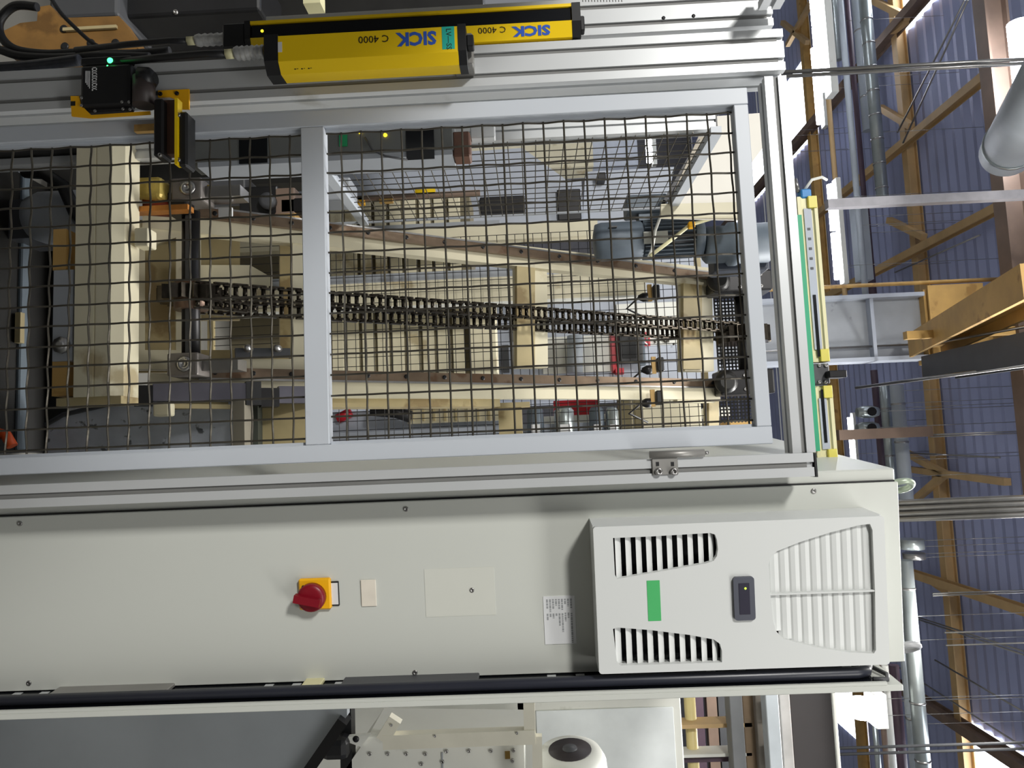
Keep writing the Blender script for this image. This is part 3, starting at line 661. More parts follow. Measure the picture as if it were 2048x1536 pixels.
# lifting eyes
for i, (x, y, lab) in enumerate(((1822, 971, 'pale green lifting eye bolt on the cabinet top by the gate'), (1835, 1294, 'grey lifting eye bolt on the cabinet top by the open channel'))):
    dd = PD+.05; c = atc(x, y, dd); r_ = .023
    e = thing('lifting_eye', lab, 'eye bolt', CABM @ Vector((c.x, dd, czt)), 'lifting eyes of the cabinet')
    b = bmesh.new(); n = 24; ang = math.radians(55)
    pts = [Vector((c.x+math.cos(2*math.pi*k/n)*r_*math.cos(ang), dd+math.cos(2*math.pi*k/n)*r_*math.sin(ang), czt+.029+math.sin(2*math.pi*k/n)*r_)) for k in range(n+1)]
    tube(b, pts, .0068, 10, False); part('eye_ring', b, mat('dull_zinc_ring', (172, 172, 174), .45, .1) if i else mat('green_grey_zinc', (168, 180, 160), .4, .4), e, True)
    part('eye_collar', rod(Vector((c.x, dd, czt-.001)), Vector((c.x, dd, czt+.008)), .009, 16), STEEL, e, True)

# ---- cooling unit
apx = lambda x, y: (atc(x, y, AD).x, atc(x, y, AD).z)
ax0, az0 = apx(1184, 1050); ax1 = atc(1190, 1347, AD).x; az1 = atc(1774, 1180, AD).z
cu = thing('cooling_unit', 'pale grey slatted cooling unit mounted on the cabinet side', 'air conditioner', CABM @ Vector(((ax0+ax1)/2, AD, az0)))
ax0 = atc(1480, 1043, AD).x; ax1 = atc(1480, 1339, AD).x; az0 = atc(1192, 1195, AD).z
def rpoly(pts): return [apx(x, y) for x, y in pts]
h1 = rpoly([(1226, 1076), (1300, 1073), (1420, 1066), (1430, 1069), (1434, 1080), (1436, 1098), (1434, 1112), (1427, 1122), (1412, 1127), (1320, 1143), (1234, 1158), (1230, 1150)])
h2 = rpoly([(1226, 1258), (1234, 1255), (1300, 1260), (1380, 1270), (1428, 1279), (1440, 1288), (1444, 1302), (1444, 1325), (1340, 1328), (1240, 1331), (1234, 1324)])
h3 = rpoly([(1740, 1048), (1745, 1060), (1750, 1180), (1752, 1300), (1748, 1307), (1700, 1305), (1640, 1296), (1585, 1283), (1566, 1277), (1552, 1262), (1546, 1240), (1540, 1180), (1537, 1130), (1541, 1114), (1555, 1102), (1600, 1084), (1660, 1065), (1720, 1050)])
cr = .012
def rrect(x0, x1, z0, z1, r, n=5):
    o = []
    for cx_, cz_, a0 in ((x1-r, z1-r, 0), (x0+r, z1-r, 90), (x0+r, z0+r, 180), (x1-r, z0+r, 270)):
        for k in range(n+1):
            a = math.radians(a0+90*k/n); o.append((cx_+r*math.cos(a), cz_+r*math.sin(a)))
    return o
prism_b = prism(bmesh.new(), rrect(ax0, ax1, az0, az1, .006), (0, AD, 0), (1, 0, 0), (0, 0, 1), (0, 1, 0), .012, [h1, h2, h3])
part('front_cover', prism_b, ACM, cu, True)
b = bmesh.new()
for L in ((ax0, ax0+.004, AD+.012, PD-.0005, az0, az1), (ax1-.004, ax1, AD+.012, PD-.0005, az0, az1), (ax0+.004, ax1-.004, AD+.012, PD-.0005, az0, az0+.004), (ax0+.004, ax1-.004, AD+.012, PD-.0005, az1-.004, az1)): bx(b, L)
part('casing', b, ACM, cu, True)
part('inner_plate', box((ax0+.005, ax1-.005, AD+.05, AD+.053, az0+.005, az1-.005)), SCRN, cu, True)
def span(poly, z):                        # where a horizontal line cuts an outline
    xs = []
    for (xa_, za_), (xb_, zb_) in zip(poly, poly[1:]+poly[:1]):
        if (za_-z)*(zb_-z) < 0: xs.append(xa_+(xb_-xa_)*(z-za_)/(zb_-za_))
    return (min(xs), max(xs)) if len(xs) >= 2 else None
def slats(poly, n, wide, tilt, yoff, name):
    zs = [p[1] for p in poly]; z0, z1 = min(zs), max(zs); pitch = (z1-z0)/n
    for k in range(n):
        z = z0+pitch*(k+.5); s1 = span(poly, z)
        if not s1: continue
        b = bmesh.new(); ca, sa = math.cos(tilt), math.sin(tilt); w = pitch*wide
        # curved blade in three strips
        prof = [(-.5, 0), (-.17, .12), (.17, .12), (.5, 0)]
        ring = []
        for t, bow in prof:
            dz, dy = t*w*ca-bow*w*sa*.6, -t*w*sa-bow*w*ca
            ring.append((AD+yoff+dy, z+dz))
        th = .0014
        vsA = [[b.verts.new((X, yy+o, zz)) for yy, zz in ring] for X in (s1[0]-.002, s1[1]+.002) for o in (0, th)]
        for i in range(3):
            b.faces.new((vsA[0][i], vsA[2][i], vsA[2][i+1], vsA[0][i+1])); b.faces.new((vsA[1][i], vsA[1][i+1], vsA[3][i+1], vsA[3][i]))
        for i in (0, 3): b.faces.new((vsA[0][i], vsA[1][i], vsA[3][i], vsA[2][i]))
        part(name, b, ACM, cu, True)
slats(h1, 10, .74, math.radians(-36), .012, 'intake_slat'); slats(h2, 10, .74, math.radians(-36), .012, 'intake_slat')
slats(h3, 10, 1.2, math.radians(7), .012, 'outlet_slat')
zs = [p[1] for p in h3]; xm = apx(1640, 1186)[0]
part('outlet_rib', box((xm-.0015, xm+.0015, AD+.001, AD+.012, min(zs)-.002, max(zs)+.002)), ACM, cu, True)
# display and green sticker
L = pc(1468, 1510, 1154, 1241, AD-.006, .008)
b = prism(bmesh.new(), rrect(L[0], L[1], L[4], L[5], .006), (0, AD-.006, 0), (1, 0, 0), (0, 0, 1), (0, 1, 0), .0065); dsp = part('display_bezel', b, mat('slate_bezel', (84, 86, 96), .35), cu, True)
part('display_glass', box((L[0]+.012, L[1]-.012, AD-.0068, AD-.006, L[4]+.010, L[5]-.010)), mat('smoked_glass', (56, 54, 66), .12), dsp, True)
c = atc(1491, 1177, AD-.007); b = bmesh.new(); lathe(b, [(.0022, 0), (.0015, .001), (0, .0012)], (c.x, AD-.0068, c.z), (0, -1, 0), 10); part('status_light', b, LEDC, dsp, True, 'lime status light')
part('green_sticker', box(pc(1295, 1321, 1161, 1242, AD-.0006, .0006)), GRN, cu, True, 'plain green sticker')

# ---- open cable channel beside the panel: black back with slots, black tube, pale edge flange
ND = 1.405
fx0 = cx1+.006
e0 = atc(900, 1399, ND).x; e1 = atc(900, 1411.5, ND).x
zt2 = atc(1807, 1380, ND).z
ch = thing('cable_channel', 'narrow open channel with black tube and pale flange beside the cabinet', 'channel', CABM @ Vector((e0, ND, 0)))
part('edge_flange', box((e0, e1, ND, PD+.3, 0, zt2), .0012), CAB, ch, True)
part('black_liner', box((e0-.003, e0-.0002, ND+.012, PD+.05, 0, zt2-.045)), SCRN, ch, True)
part('front_lip', box((e0-.006, e0, ND, ND+.006, 0, zt2-.03)), CAB, ch, True)
part('tube_stay', tube(bmesh.new(), [(e0-.013, ND+.03, .05), (e0-.013, ND+.03, zt2-.075), (e0-.013, ND+.036, zt2-.055), (e0-.014, ND+.06, zt2-.042)], .0115, 14), mat('black_blue_tube', (44, 46, 56), .35), ch, True)
b = bmesh.new(); tube(b, [(e0-.006, ND+.016, zt2-.05), (e0-.006, ND+.012, zt2-.024), (e0-.008, ND+.03, zt2-.016), (e0-.008, PD-.02, zt2-.03)], .0045, 10); part('latch_wire', b, DKG, ch, True)
for x in (38, 92, 212, 540, 595, 680, 735, 1103, 1160, 1420, 1480, 1690):
    c = atc(x, 1352, PD); part('punched_slot', box((e0-.0036, e0-.003, PD-.012, PD-.002, c.z-.009, c.z+.009)), ALU, ch, True)
for xa_, xb_, m_ in ((118, 350, mat('zinc_grey', (150, 148, 144))), (612, 650, LCUR), (690, 960, DKG)):
    part('device_block', box((e0-.012, e0-.0031, PD-.035, PD+.02, atc(xa_, 1370, PD).z, atc(xb_, 1370, PD).z), .002), m_, ch, True)
for x in (735, 850, 920, 28, 560, 1120, 1700):
    c = atc(x, 1372, PD-.03); part('channel_screw', screw((e0-.003, PD-.04, c.z), (-1, 0, 0), .004, .003), STEEL, ch, True)

# ================================================================== CHAIN LIFT BEHIND THE GATE
# heavy cross beam at the foot
BYc = 1.98
L = pb(150, 268, 262, 792, BYc, .3)
xb0, xb1 = L[0]-.06, L[1]
cb_ = thing('lift_cross_beam', 'heavy cream cross beam at the foot of the chain lift', 'beam', ((xb0+xb1)/2, BYc, L[4]))
zz = lambda x: at(x, 540, BYc).z
sec = [(0, zz(150)), (0, zz(188)), (.004, zz(189)), (.004, zz(191)), (0, zz(192)), (0, zz(222)), (.022, zz(240)), (.10, zz(240)), (.10, zz(150))]
part('beam_body', prism(bmesh.new(), [(a, z) for a, z in sec], (xb0, BYc, 0), (0, 1, 0), (0, 0, 1), (1, 0, 0), xb1-xb0), CREAM, cb_)
part('end_plate', box((xb1, xb1+.022, BYc+.01, BYc+.10, zz(112), zz(240))), CREAMD, cb_)
part('foot_plate', box((xb0, xb0+.09, BYc+.005, BYc+.095, 0, zz(150))), DRKM, cb_)
c = at(292, 478, BYc+.03); part('stop_block', box(pb(268, 296, 455, 492, BYc+.04, .05), .003), CREAM, cb_)
# blocks under the beam
mb = thing('foot_block', 'grey steel block with ochre ends and chrome nut under the cross beam', 'block', at(120, 620, BYc+.02))
part('steel_block', box(pb(106, 146, 540, 722, BYc+.01, .1)), GRY, mb)
part('ochre_end', box(pb(106, 132, 458, 540, BYc+.02, .1)), OCH, mb); part('ochre_end', box(pb(104, 134, 722, 792, BYc+.02, .1)), OCH, mb)
c = at(121, 690, BYc); b = bmesh.new(); lathe(b, [(.024, 0), (.024, .012), (.014, .012), (.014, .02), (.006, .02)], (c.x, BYc+.01, c.z), (0, -1, 0), 8); part('chrome_nut', b, STEEL, mb)
gx0, gx1 = at(35, 290, 2.3).x, at(35, 900, 2.3).x
gbz = at(33, 600, 2.3).z
gbar = thing('guide_bar', 'blue grey guide bar lying low behind the gate', 'bar', (gx0, 2.3, gbz))
part('bar_body', box((gx0, gx1, 2.3, 2.34, gbz-.012, gbz+.016), .004), mat('blue_grey_steel', (120, 132, 142), .4, .3), gbar)
part('bar_rib', box((gx0, gx1, 2.292, 2.3, gbz-.004, gbz+.003)), LGRY, gbar)
q = at(32, 655, 2.28); part('olive_clip', box((q.x-.05, q.x+.05, 2.28, 2.3, q.z-.004, q.z+.014)), CREAMD, gbar)
solo('dark_floor_sheet', box((at(35, 262, 2.0).x, at(35, 900, 2.0).x, 1.53, 2.44, 0, .012)), DRKM, 'flat black sheet added to darken the floor under the cross beam', 'tray')  # black sheet added over the lit floor, stands in for a dark pit
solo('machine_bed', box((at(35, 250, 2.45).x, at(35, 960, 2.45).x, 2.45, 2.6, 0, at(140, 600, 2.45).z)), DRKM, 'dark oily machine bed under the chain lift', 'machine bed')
q = at(12, 880, 2.2); b = bmesh.new(); tube(b, [(q.x-.03, 2.2, q.z-.05), (q.x-.015, 2.2, q.z), (q.x+.02, 2.2, q.z+.02)], .016, 10); solo('hose_end', b, mat('orange_rubber', (232, 92, 36), .5), 'bright orange hose end low beside the guide bar', 'hose')
# servo motor and hose at the lower corner
c = at(112, 420, 2.2); b = bmesh.new(); tube(b, [(c.x-.13, 2.2, c.z-.1), (c.x-.11, 2.17, c.z-.02), (c.x-.06, 2.16, c.z+.05), (c.x+.02, 2.18, c.z+.075), (c.x+.06, 2.25, c.z+.07)], .02, 12); solo('rubber_hose', b, BLK, 'thick black rubber hose bent over the grey motor', 'hose')
sm = thing('feed_motor', 'dull grey round motor under the cream cross beam', 'motor', c)
b = bmesh.new(); lathe(b, [(.03, -.12), (.07, -.1), (.085, -.06), (.085, .06), (.06, .09), (.03, .1)], (c.x, 2.27, c.z-.02), (0, 0, 1), 24); part('motor_shell', b, GRY, sm)
part('motor_foot', box((c.x-.06, c.x+.07, 2.25, 2.4, c.z-.3, c.z-.1)), DKG, sm)
# speckled tray
tr = thing('drip_tray', 'speckled grey steel drip tray standing below the lift', 'tray', at(200, 860, 2.35))
P0 = [at(x, y, 2.35) for x, y in ((95, 960), (95, 850), (130, 830), (180, 818), (262, 800), (480, 800), (480, 960))]
part('tray_sheet', prism(bmesh.new(), [(p.x, p.z) for p in P0], (0, 2.35, 0), (1, 0, 0), (0, 0, 1), (0, 1, 0), .02), SPECK, tr)
part('tray_lip', tube(bmesh.new(), [(p.x, 2.34, p.z) for p in P0[1:6]], .008, 8), DKG, tr)
solo('taupe_bar', box(pb(466, 489, 800, 960, 2.25, .06)), mat('taupe_paint', (132, 126, 112), .55), 'narrow taupe bar above the speckled tray', 'bar')
solo('olive_bar', box(pb(489, 516, 796, 960, 2.36, .06)), mat('olive_grey_paint', (82, 86, 78), .55), 'dark olive bar above the speckled tray', 'bar')
gp = [at(x, y, 2.4) for x, y in ((516, 800), (606, 800), (660, 860), (650, 960), (516, 960))]
solo('gusset_plate', prism(bmesh.new(), [(p.x, p.z) for p in gp], (0, 2.4, 0), (1, 0, 0), (0, 0, 1), (0, 1, 0), .03), CREAMD, 'tan gusset plate with cut corner behind the gate middle rail', 'plate')

# ---- leaning frame
lf = thing('chain_lift', 'leaning cream lift frame with two guide rails', 'lift frame', inc(420, 590))
NV = Vector((0, 1, -IS)).normalized(); SLOPE = Vector((0, IS, 1)).normalized()
def stringer(a, b_, w, dep, m, name, off=0.0, lift=0.0):
    p, q = inc(*a, off), inc(*b_, off); bb = bmesh.new(); c = NV*(dep/2); bar(bb, p+c, q+c, w, dep, (1, 0, 0)); return part(name, bb, m, lf)
stringer((285, 428), (1440, 556), .085, .05, CREAM, 'stringer', .03); stringer((300, 770), (1440, 782), .075, .05, CREAM, 'stringer', .03)
stringer((330, 800), (1000, 800), .05, .12, CREAMD, 'stringer_flange', .07)
stringer((400, 423), (1432, 552), .036, .02, RUST, 'guide_rail', -.0); stringer((398, 745), (1434, 766), .034, .02, RUST, 'guide_rail', -.0)
stringer((400, 412), (1432, 545), .006, .03, STEEL, 'rail_edge', -.003)
stringer((398, 757), (1434, 775), .006, .03, STEEL, 'rail_edge', -.003)
for k in range(14):
    for (x0, y0, x1, y1) in ((430, 427, 1425, 551), (430, 745, 1425, 766)):
        t = k/13; p = inc(x0+(x1-x0)*t, y0+(y1-y0)*t, -.0005)
        bb = bmesh.new(); lathe(bb, [(.008, 0), (.008, .002), (.004, .002)], p, -NV, 8); part('rail_bolt', bb, BLKM, lf)
# window plate near the foot and two ladder members higher up
def plate(poly, holes, m, name, off, th):
    o = inc(420, 590, off); ex, ey = Vector((1, 0, 0)), SLOPE
    def uv(x, y): d = inc(x, y, off)-o; return (d.dot(ex), d.dot(ey))
    return part(name, prism(bmesh.new(), [uv(*p) for p in poly], o, ex, ey, NV, th, [[uv(*p) for p in h] for h in holes]), m, lf)
plate([(275, 445), (600, 468), (625, 478), (625, 742), (275, 738)], [[(290, 490), (352, 475), (352, 700), (290, 700)], [(402, 470), (560, 470), (582, 474), (585, 482), (586, 700), (582, 718), (402, 718)]], CREAM, 'window_plate', .04, .05)
plate([(268, 440), (640, 440), (640, 745), (268, 745)], [[(480, 474), (560, 474), (560, 700), (402, 700), (402, 640), (480, 640)]], CREAMD, 'back_plate', .2, .02)
plate([(400, 530), (500, 530), (545, 556), (545, 610), (400, 610)], [], CREAM, 'inner_bracket', .12, .03)
plate([(1036, 522), (1094, 530), (1096, 735), (1038, 735)], [], CREAM, 'ladder_member', .05, .05)
def face(x0, x1, y0, y1, m, name, off, th): return plate([(x0, y0), (x1, y0), (x1, y1), (x0, y1)], [], m, name, off, th)
face(1034, 1070, 526, 734, CREAMD, 'member_web', .03, .02)
plate([(1366, 562), (1424, 566), (1428, 742), (1370, 742)], [], CREAM, 'ladder_member', .05, .05)
face(1367, 1404, 566, 738, CREAMD, 'member_web', .03, .02)
# brackets at the head
for (x0, x1, y0, y1, m_) in ((1340, 1475, 782, 790, CREAMD), (1355, 1430, 792, 806, CREAM), (1418, 1438, 790, 860, CREAMD)):
    face(x0, x1, y0, y1, m_, 'head_bracket', .06, .03)
# ---- drive shaft, bearings, sprocket
p, q = inc(382, 424, -.06), inc(382, 742, -.06)
sh = thing('drive_shaft', 'black steel drive shaft carrying the chain sprocket', 'shaft', p)
part('shaft_bar', rod(p, q, .027, 20), BLKM, sh)
part('key_strip', box((p.x+.02, q.x-.02, p.y-.03, p.y-.02, p.z-.004, p.z+.012)), DKG, sh)
cs_ = inc(352, 590, -.05); b = bmesh.new(); teeth = []
for k in range(36):
    a = 2*math.pi*k/36; r_ = .098 if k % 2 else .082; teeth.append((r_*math.cos(a), r_*math.sin(a)))
csx = (p+q)/2; spx = inc(382, 592, -.06)
part('sprocket', prism(b, teeth, (spx.x-.022, spx.y, spx.z), (0, 1, 0), (0, 0, 1), (1, 0, 0), .044), CHN, sh)
part('sprocket_hub', rod(Vector((spx.x-.04, spx.y, spx.z)), Vector((spx.x+.045, spx.y, spx.z)), .05, 20), mat('brown_hub_steel', (120, 96, 80), .4, .5), sh)
for (x, y, lab) in ((378, 732, 'grey bearing block at the drive shaft end by the dark cylinder'), (385, 388, 'grey bearing block at the drive shaft end by the red fitting')):
    c = inc(x, y, -.06); t = thing('bearing_block', lab, 'bearing', c, 'drive shaft bearings')
    part('block_body', box((c.x-.035, c.x+.035, c.y-.05, c.y+.05, c.z-.045, c.z+.05), .006), mat('bearing_grey', (128, 122, 118), .5, .3, .15, 20), t)
    b = bmesh.new(); lathe(b, [(.024, 0), (.024, .008), (.01, .008), (.01, .004), (0, .004)], (c.x, c.y-.05, c.z+.01), (0, -1, 0), 14); part('bearing_cap', b, STEEL, t)
    part('block_stem', box((c.x-.015, c.x+.02, c.y-.02, c.y+.05, c.z+.05, c.z+.16)), STEEL, t)
# greasy fittings on the feed side
fi = thing('greasy_fitting', 'greasy yellow and red fitting beside the drive shaft bearing', 'fitting', inc(315, 405, -.06))
part('brass_cup', box((lambda c: (c.x-.04, c.x+.03, c.y-.05, c.y+.03, c.z-.05, c.z+.03))(inc(318, 388, -.05)), .014), mat('greasy_brass', (196, 172, 88), .4, .3, .3, 20), fi)
part('red_sleeve', rod(inc(285, 414, -.05), inc(342, 418, -.05), .026, 14), mat('red_brown_grease', (132, 52, 26), .4, .2, .4, 20), fi)
part('copper_strip', box((lambda c, d: (c.x-.006, c.x+.01, c.y-.06, c.y-.02, c.z, d.z))(inc(285, 430, -.05), inc(420, 430, -.05))), mat('copper_strip', (196, 128, 58), .4, .5, .2, 20), fi)
part('white_label', box((lambda c, d: (c.x, c.x+.03, c.y-.02, c.y-.012, c.z, d.z))(inc(442, 420, -.02), inc(475, 426, -.02))), WHT, fi)
part('yellow_cap', box((lambda c: (c.x-.02, c.x+.022, c.y-.04, c.y+.01, c.z-.03, c.z+.04))(inc(408, 390, -.04)), .008), mat('dull_yellow', (190, 160, 70), .5), fi)
part('dark_clamp', box((lambda c: (c.x-.035, c.x+.035, c.y-.03, c.y+.03, c.z-.03, c.z+.03))(inc(362, 412, -.06)), .004), BLKM, fi)
# dark cylinder along the other stringer
cy = thing('lift_cylinder', 'dark violet grey cylinder bar beside the lift frame', 'cylinder', inc(310, 785, -.04))
def ibar(par, x0, x1, y0, y1, w, h, m, name, off):
    bb = bmesh.new(); bar(bb, inc(x0, y0, off), inc(x1, y1, off), w, h, (1, 0, 0)); return part(name, bb, m, par)
ibar(cy, 305, 490, 785, 785, .056, .05, mat('violet_grey_metal', (96, 94, 104), .45, .4, .1, 12), 'cylinder_body', -.04)
ibar(cy, 268, 306, 792, 792, .06, .06, BLKM, 'cylinder_foot', -.04); ibar(cy, 490, 520, 788, 788, .075, .06, BLK, 'cylinder_head', -.04)
ibar(cy, 520, 556, 796, 796, .06, .06, BLKM, 'rod_clamp', -.04); ibar(cy, 556, 660, 790, 790, .055, .04, MATS['violet_grey_metal'], 'piston_rod', -.03)
ibar(cy, 320, 480, 812, 814, .014, .02, CREAMD, 'hose_strip', -.04); q = inc(325, 820, -.06); part('hose_joint', box((q.x-.02, q.x+.02, q.y-.02, q.y+.02, q.z-.02, q.z+.03), .006), CREAM, cy)
for x in (500, 558):
    q = inc(x, 698, -.02); b = bmesh.new(); lathe(b, [(.012, 0), (.014, .02), (.008, .035), (0, .038)], q, (0, -1, 0), 12); part('chrome_stud', b, STEEL, cy)
ibar(cy, 470, 580, 706, 706, .03, .02, DKG, 'sensor_rail', -.0)
# ---- chains: every link a piece
def chain(name, a, b_, offa, offb, label, pitch, w):
    p, q = inc(*a, offa), inc(*b_, offb); d = (q-p); n = int(d.length/pitch); d.normalize()
    t = thing(name, label, 'chain', p, 'lift chains'); sx = Vector((1, 0, 0)); sx = (sx-d*sx.dot(d)).normalized(); up = sx.cross(d)
    R3 = Matrix((sx, up, d)).transposed().to_4x4()
    def link(half):
        bb = bmesh.new()
        for sg in (-1, 1):
            X = sg*half; out = []
            for k in range(12):
                a_ = 2*math.pi*k/12; out.append((math.sin(a_)*.011*(1 if abs(math.cos(a_)) > .3 else .8), math.cos(a_)*.011+(pitch*.5 if math.cos(a_) > 0 else -pitch*.5)))
            prism(bb, out, (X-.0025, 0, 0), (0, 1, 0), (0, 0, 1), (1, 0, 0), .005)
        for z in (-pitch/2, pitch/2): tube(bb, [(-half, 0, z), (half, 0, z)], .007, 8)
        return bb
    outer, inner = None, None
    for k in range(n):
        c = p+d*(pitch*(k+.5)); Mx = Matrix.Translation(c-ROOTLOC[t.name]) @ R3
        if k < 2:
            bb = link(w if k == 0 else w*.72); bmesh.ops.translate(bb, verts=bb.verts[:], vec=ROOTLOC[t.name]); o = part('chain_link', bb, CHN, t); o.matrix_local = Mx
            if k == 0: outer = o
            else: inner = o
        else: clone(outer if k % 2 == 0 else inner, t, Mx)
chain('lift_chain', (395, 578), (1540, 660), -.13, -.03, 'oily roller chain strand running over the ladder members', .0275, .0225)
chain('lift_chain', (385, 612), (1445, 672), -.02, .10, 'oily roller chain strand returning behind the ladder members', .0275, .0225)
chain('lift_chain', (395, 606), (520, 618), -.13, -.12, 'short oily chain strand leaving the sprocket hub', .0275, .013)
# head bearings, dark guard with square holes
hg = thing('head_guard', 'black guard plate with square holes at the lift head', 'guard', inc(1470, 650, .12))
oG = at(1436, 590, 3.42); X0, X1, Z0, Z1 = at(1470, 588, 3.42).x, at(1470, 745, 3.42).x, at(1432, 660, 3.42).z, at(1520, 660, 3.42).z
b = bmesh.new(); st = .0165
n = int((X1-X0)/st); m_ = int((Z1-Z0)/st)
for k in range(n+1): bx(b, (X0+k*st-.0035, X0+k*st+.0035, 3.42, 3.424, Z0, Z1))
for k in range(m_+1): bx(b, (X0, X1, 3.419, 3.423, Z0+k*st-.0035, Z0+k*st+.0035))
part('hole_plate', b, BLK, hg, kind='stuff')
X2, X3 = at(1470, 790, 3.42).x, at(1470, 845, 3.42).x; b = bmesh.new()
for k in range(int((X3-X2)/st)+1): bx(b, (X2+k*st-.0035, X2+k*st+.0035, 3.44, 3.444, Z0, Z1))
for k in range(m_+1): bx(b, (X2, X3, 3.439, 3.443, Z0+k*st-.0035, Z0+k*st+.0035))
part('hole_plate', b, BLK, hg, kind='stuff')
for (x0, x1, y0, y1, lab) in ((1425, 1545, 540, 582, 'black head bearing unit under the gear box'), (1440, 1550, 738, 788, 'black head bearing unit with four bolts')):
    L = pb(x0, x1, y0, y1, 3.18, .14); t = thing('head_bearing', lab, 'bearing', (L[0], L[2], L[4]), 'lift head bearings')
    part('bearing_body', box(L, .008), BLKM, t)
    for fx_ in (.45, .8):
        for fz in (.25, .8):
            q = Vector((L[0]+(L[1]-L[0])*fz, L[2], L[4]+(L[5]-L[4])*fx_)); part('bearing_bolt', screw(q, (0, -1, 0), .008, .008), STEEL, t)
    b = bmesh.new(); lathe(b, [(.045, 0), (.05, .03), (.03, .05)], ((L[0]+L[1])/2, L[2], L[4]+.02), (0, -1, 0), 18); part('bearing_cup', b, DRKM, t)
L = pb(1445, 1548, 640, 690, 3.22, .1); t = thing('head_sprocket', 'black head sprocket with chain wrapped at the lift top', 'sprocket', (L[0], L[2], L[4]))
b = bmesh.new(); teeth = [((.12 if k % 2 else .1)*math.cos(2*math.pi*k/40), (.12 if k % 2 else .1)*math.sin(2*math.pi*k/40)) for k in range(40)]
part('sprocket_wheel', prism(b, teeth, (L[0]+.02, 3.3, (L[4]+L[5])/2), (0, 1, 0), (0, 0, 1), (1, 0, 0), L[1]-L[0]-.04), CHN, t)
part('sprocket_axle', rod(Vector((L[0]-.12, 3.3, (L[4]+L[5])/2)), Vector((L[1]+.12, 3.3, (L[4]+L[5])/2)), .03, 16), BLKM, t)
# small sensors
for (x, y, off, lab) in ((1300, 585, .0, 'small sensor on yellow plate above the ladder member'), (1308, 730, -.02, 'small sensor on yellow plate by the guide rail'), (1306, 796, -.02, 'small sensor on yellow plate under the stringer flange')):
    c = inc(x, y, off); t = thing('rail_sensor', lab, 'sensor', c, 'sensors along the lift rails')
    part('sensor_plate', box((c.x-.036, c.x+.036, c.y, c.y+.02, c.z-.009, c.z+.009)), OCH, t)
    part('sensor_body', box((c.x-.03, c.x+.03, c.y-.02, c.y+.03, c.z+.012, c.z+.04), .004), BLK, t)
    b = bmesh.new(); lathe(b, [(.02, 0), (.02, .02), (.01, .04)], (c.x+.02, c.y, c.z-.012), (0, 0, -1), 12); part('sensor_plug', b, BLKM, t)
    part('sensor_cable', tube(bmesh.new(), [(c.x+.02, c.y, c.z-.05), (c.x+.06, c.y+.03, c.z-.10), (c.x+.10, c.y+.05, c.z-.02)], .005, 6), BLK, t)

# ================================================================== INSIDE THE GUARD, BEYOND THE LIFT
# gear motor standing on end
gm = thing('gear_motor', 'blue grey gear motor with finned body behind the mesh', 'motor', at(1290, 480, 2.75))
mY = 2.8; mc = at(1290, 480, mY)
zq = lambda x: at(x, 480, mY).z
R_ = .075
b = bmesh.new(); lathe(b, [(.03, zq(1186)), (R_*.9, zq(1190)), (R_, zq(1202)), (R_, zq(1280)), (R_*.9, zq(1284))], (mc.x, mY, 0), (0, 0, 1), 28); part('fan_cover', b, MOTR, gm)
b = bmesh.new(); lathe(b, [(R_*.82, zq(1284)), (R_*.82, zq(1385))], (mc.x, mY, 0), (0, 0, 1), 28); part('motor_core', b, DKG, gm)
b = bmesh.new()
for k in range(26):
    a = 2*math.pi*k/26; p_ = Vector((mc.x+math.cos(a)*R_*.86, mY+math.sin(a)*R_*.86, 0)); bar(b, p_+Vector((0, 0, zq(1285))), p_+Vector((0, 0, zq(1384))), .028, .004, (math.cos(a), math.sin(a), 0))
part('cooling_fins', b, MOTR, gm, kind='stuff')
part('terminal_box', box((lambda L: (L[0], L[1], mY-.06, mY+.06, L[4], L[5]))(pb(1250, 1330, 398, 432, mY, .1)), .008), MOTR, gm)
part('box_neck', box((lambda L: (L[0], L[1], mY-.04, mY+.04, L[4], L[5]))(pb(1275, 1330, 432, 446, mY, .1))), MOTR, gm)
part('name_plate', box((lambda L: (L[0], L[1], mY-R_-.004, mY-R_-.001, L[4], L[5]))(pb(1287, 1336, 463, 487, mY-R_, .1))), mat('dull_name_plate', (168, 168, 160), .4, .4), gm, label='small pale name plate')
part('lift_lug', box((lambda L: (L[0], L[1], mY-R_-.002, mY-R_+.01, L[4], L[5]))(pb(1218, 1234, 452, 455, mY-R_, .1))), BLK, gm)
b = bmesh.new(); lathe(b, [(R_*1.0, zq(1385)), (R_*1.05, zq(1388)), (R_*1.05, zq(1402)), (R_*.85, zq(1405))], (mc.x, mY, 0), (0, 0, 1), 28); part('end_flange', b, MOTR, gm)
gbx = thing('gear_box', 'dark blue grey gear box above the finned motor', 'gear box', at(1410, 490, mY))
c = at(1470, 488, mY); b = bmesh.new(); lathe(b, [(.06, zq(1406)), (.072, zq(1412)), (.072, zq(1450)), (.085, zq(1455)), (.085, zq(1470)), (.078, zq(1475)), (.078, zq(1535)), (.05, zq(1545))], (c.x, mY, 0), (0, 0, 1), 28); part('gear_case', b, MOTR, gbx)
part('case_block', box((c.x-.09, c.x+.1, mY+.03, mY+.14, zq(1430), zq(1540)), .01), mat('dark_blue_cast', (52, 58, 70), .5), gbx)
for k in range(8):
    a = 2*math.pi*k/8; part('flange_bolt', screw((c.x+.079*math.cos(a), mY+.079*math.sin(a), zq(1470)), (0, 0, 1), .007, .008), STEEL, gbx)
b = bmesh.new(); tube(b, [at(1322, 402, 2.72), at(1345, 400, 2.7), at(1322, 430, 2.7), at(1310, 462, 2.7), at(1304, 500, 2.7), at(1296, 516, 2.7)], .006, 8); solo('motor_cable', b, WHM, 'pale cable hanging from the motor terminal box', 'cable')
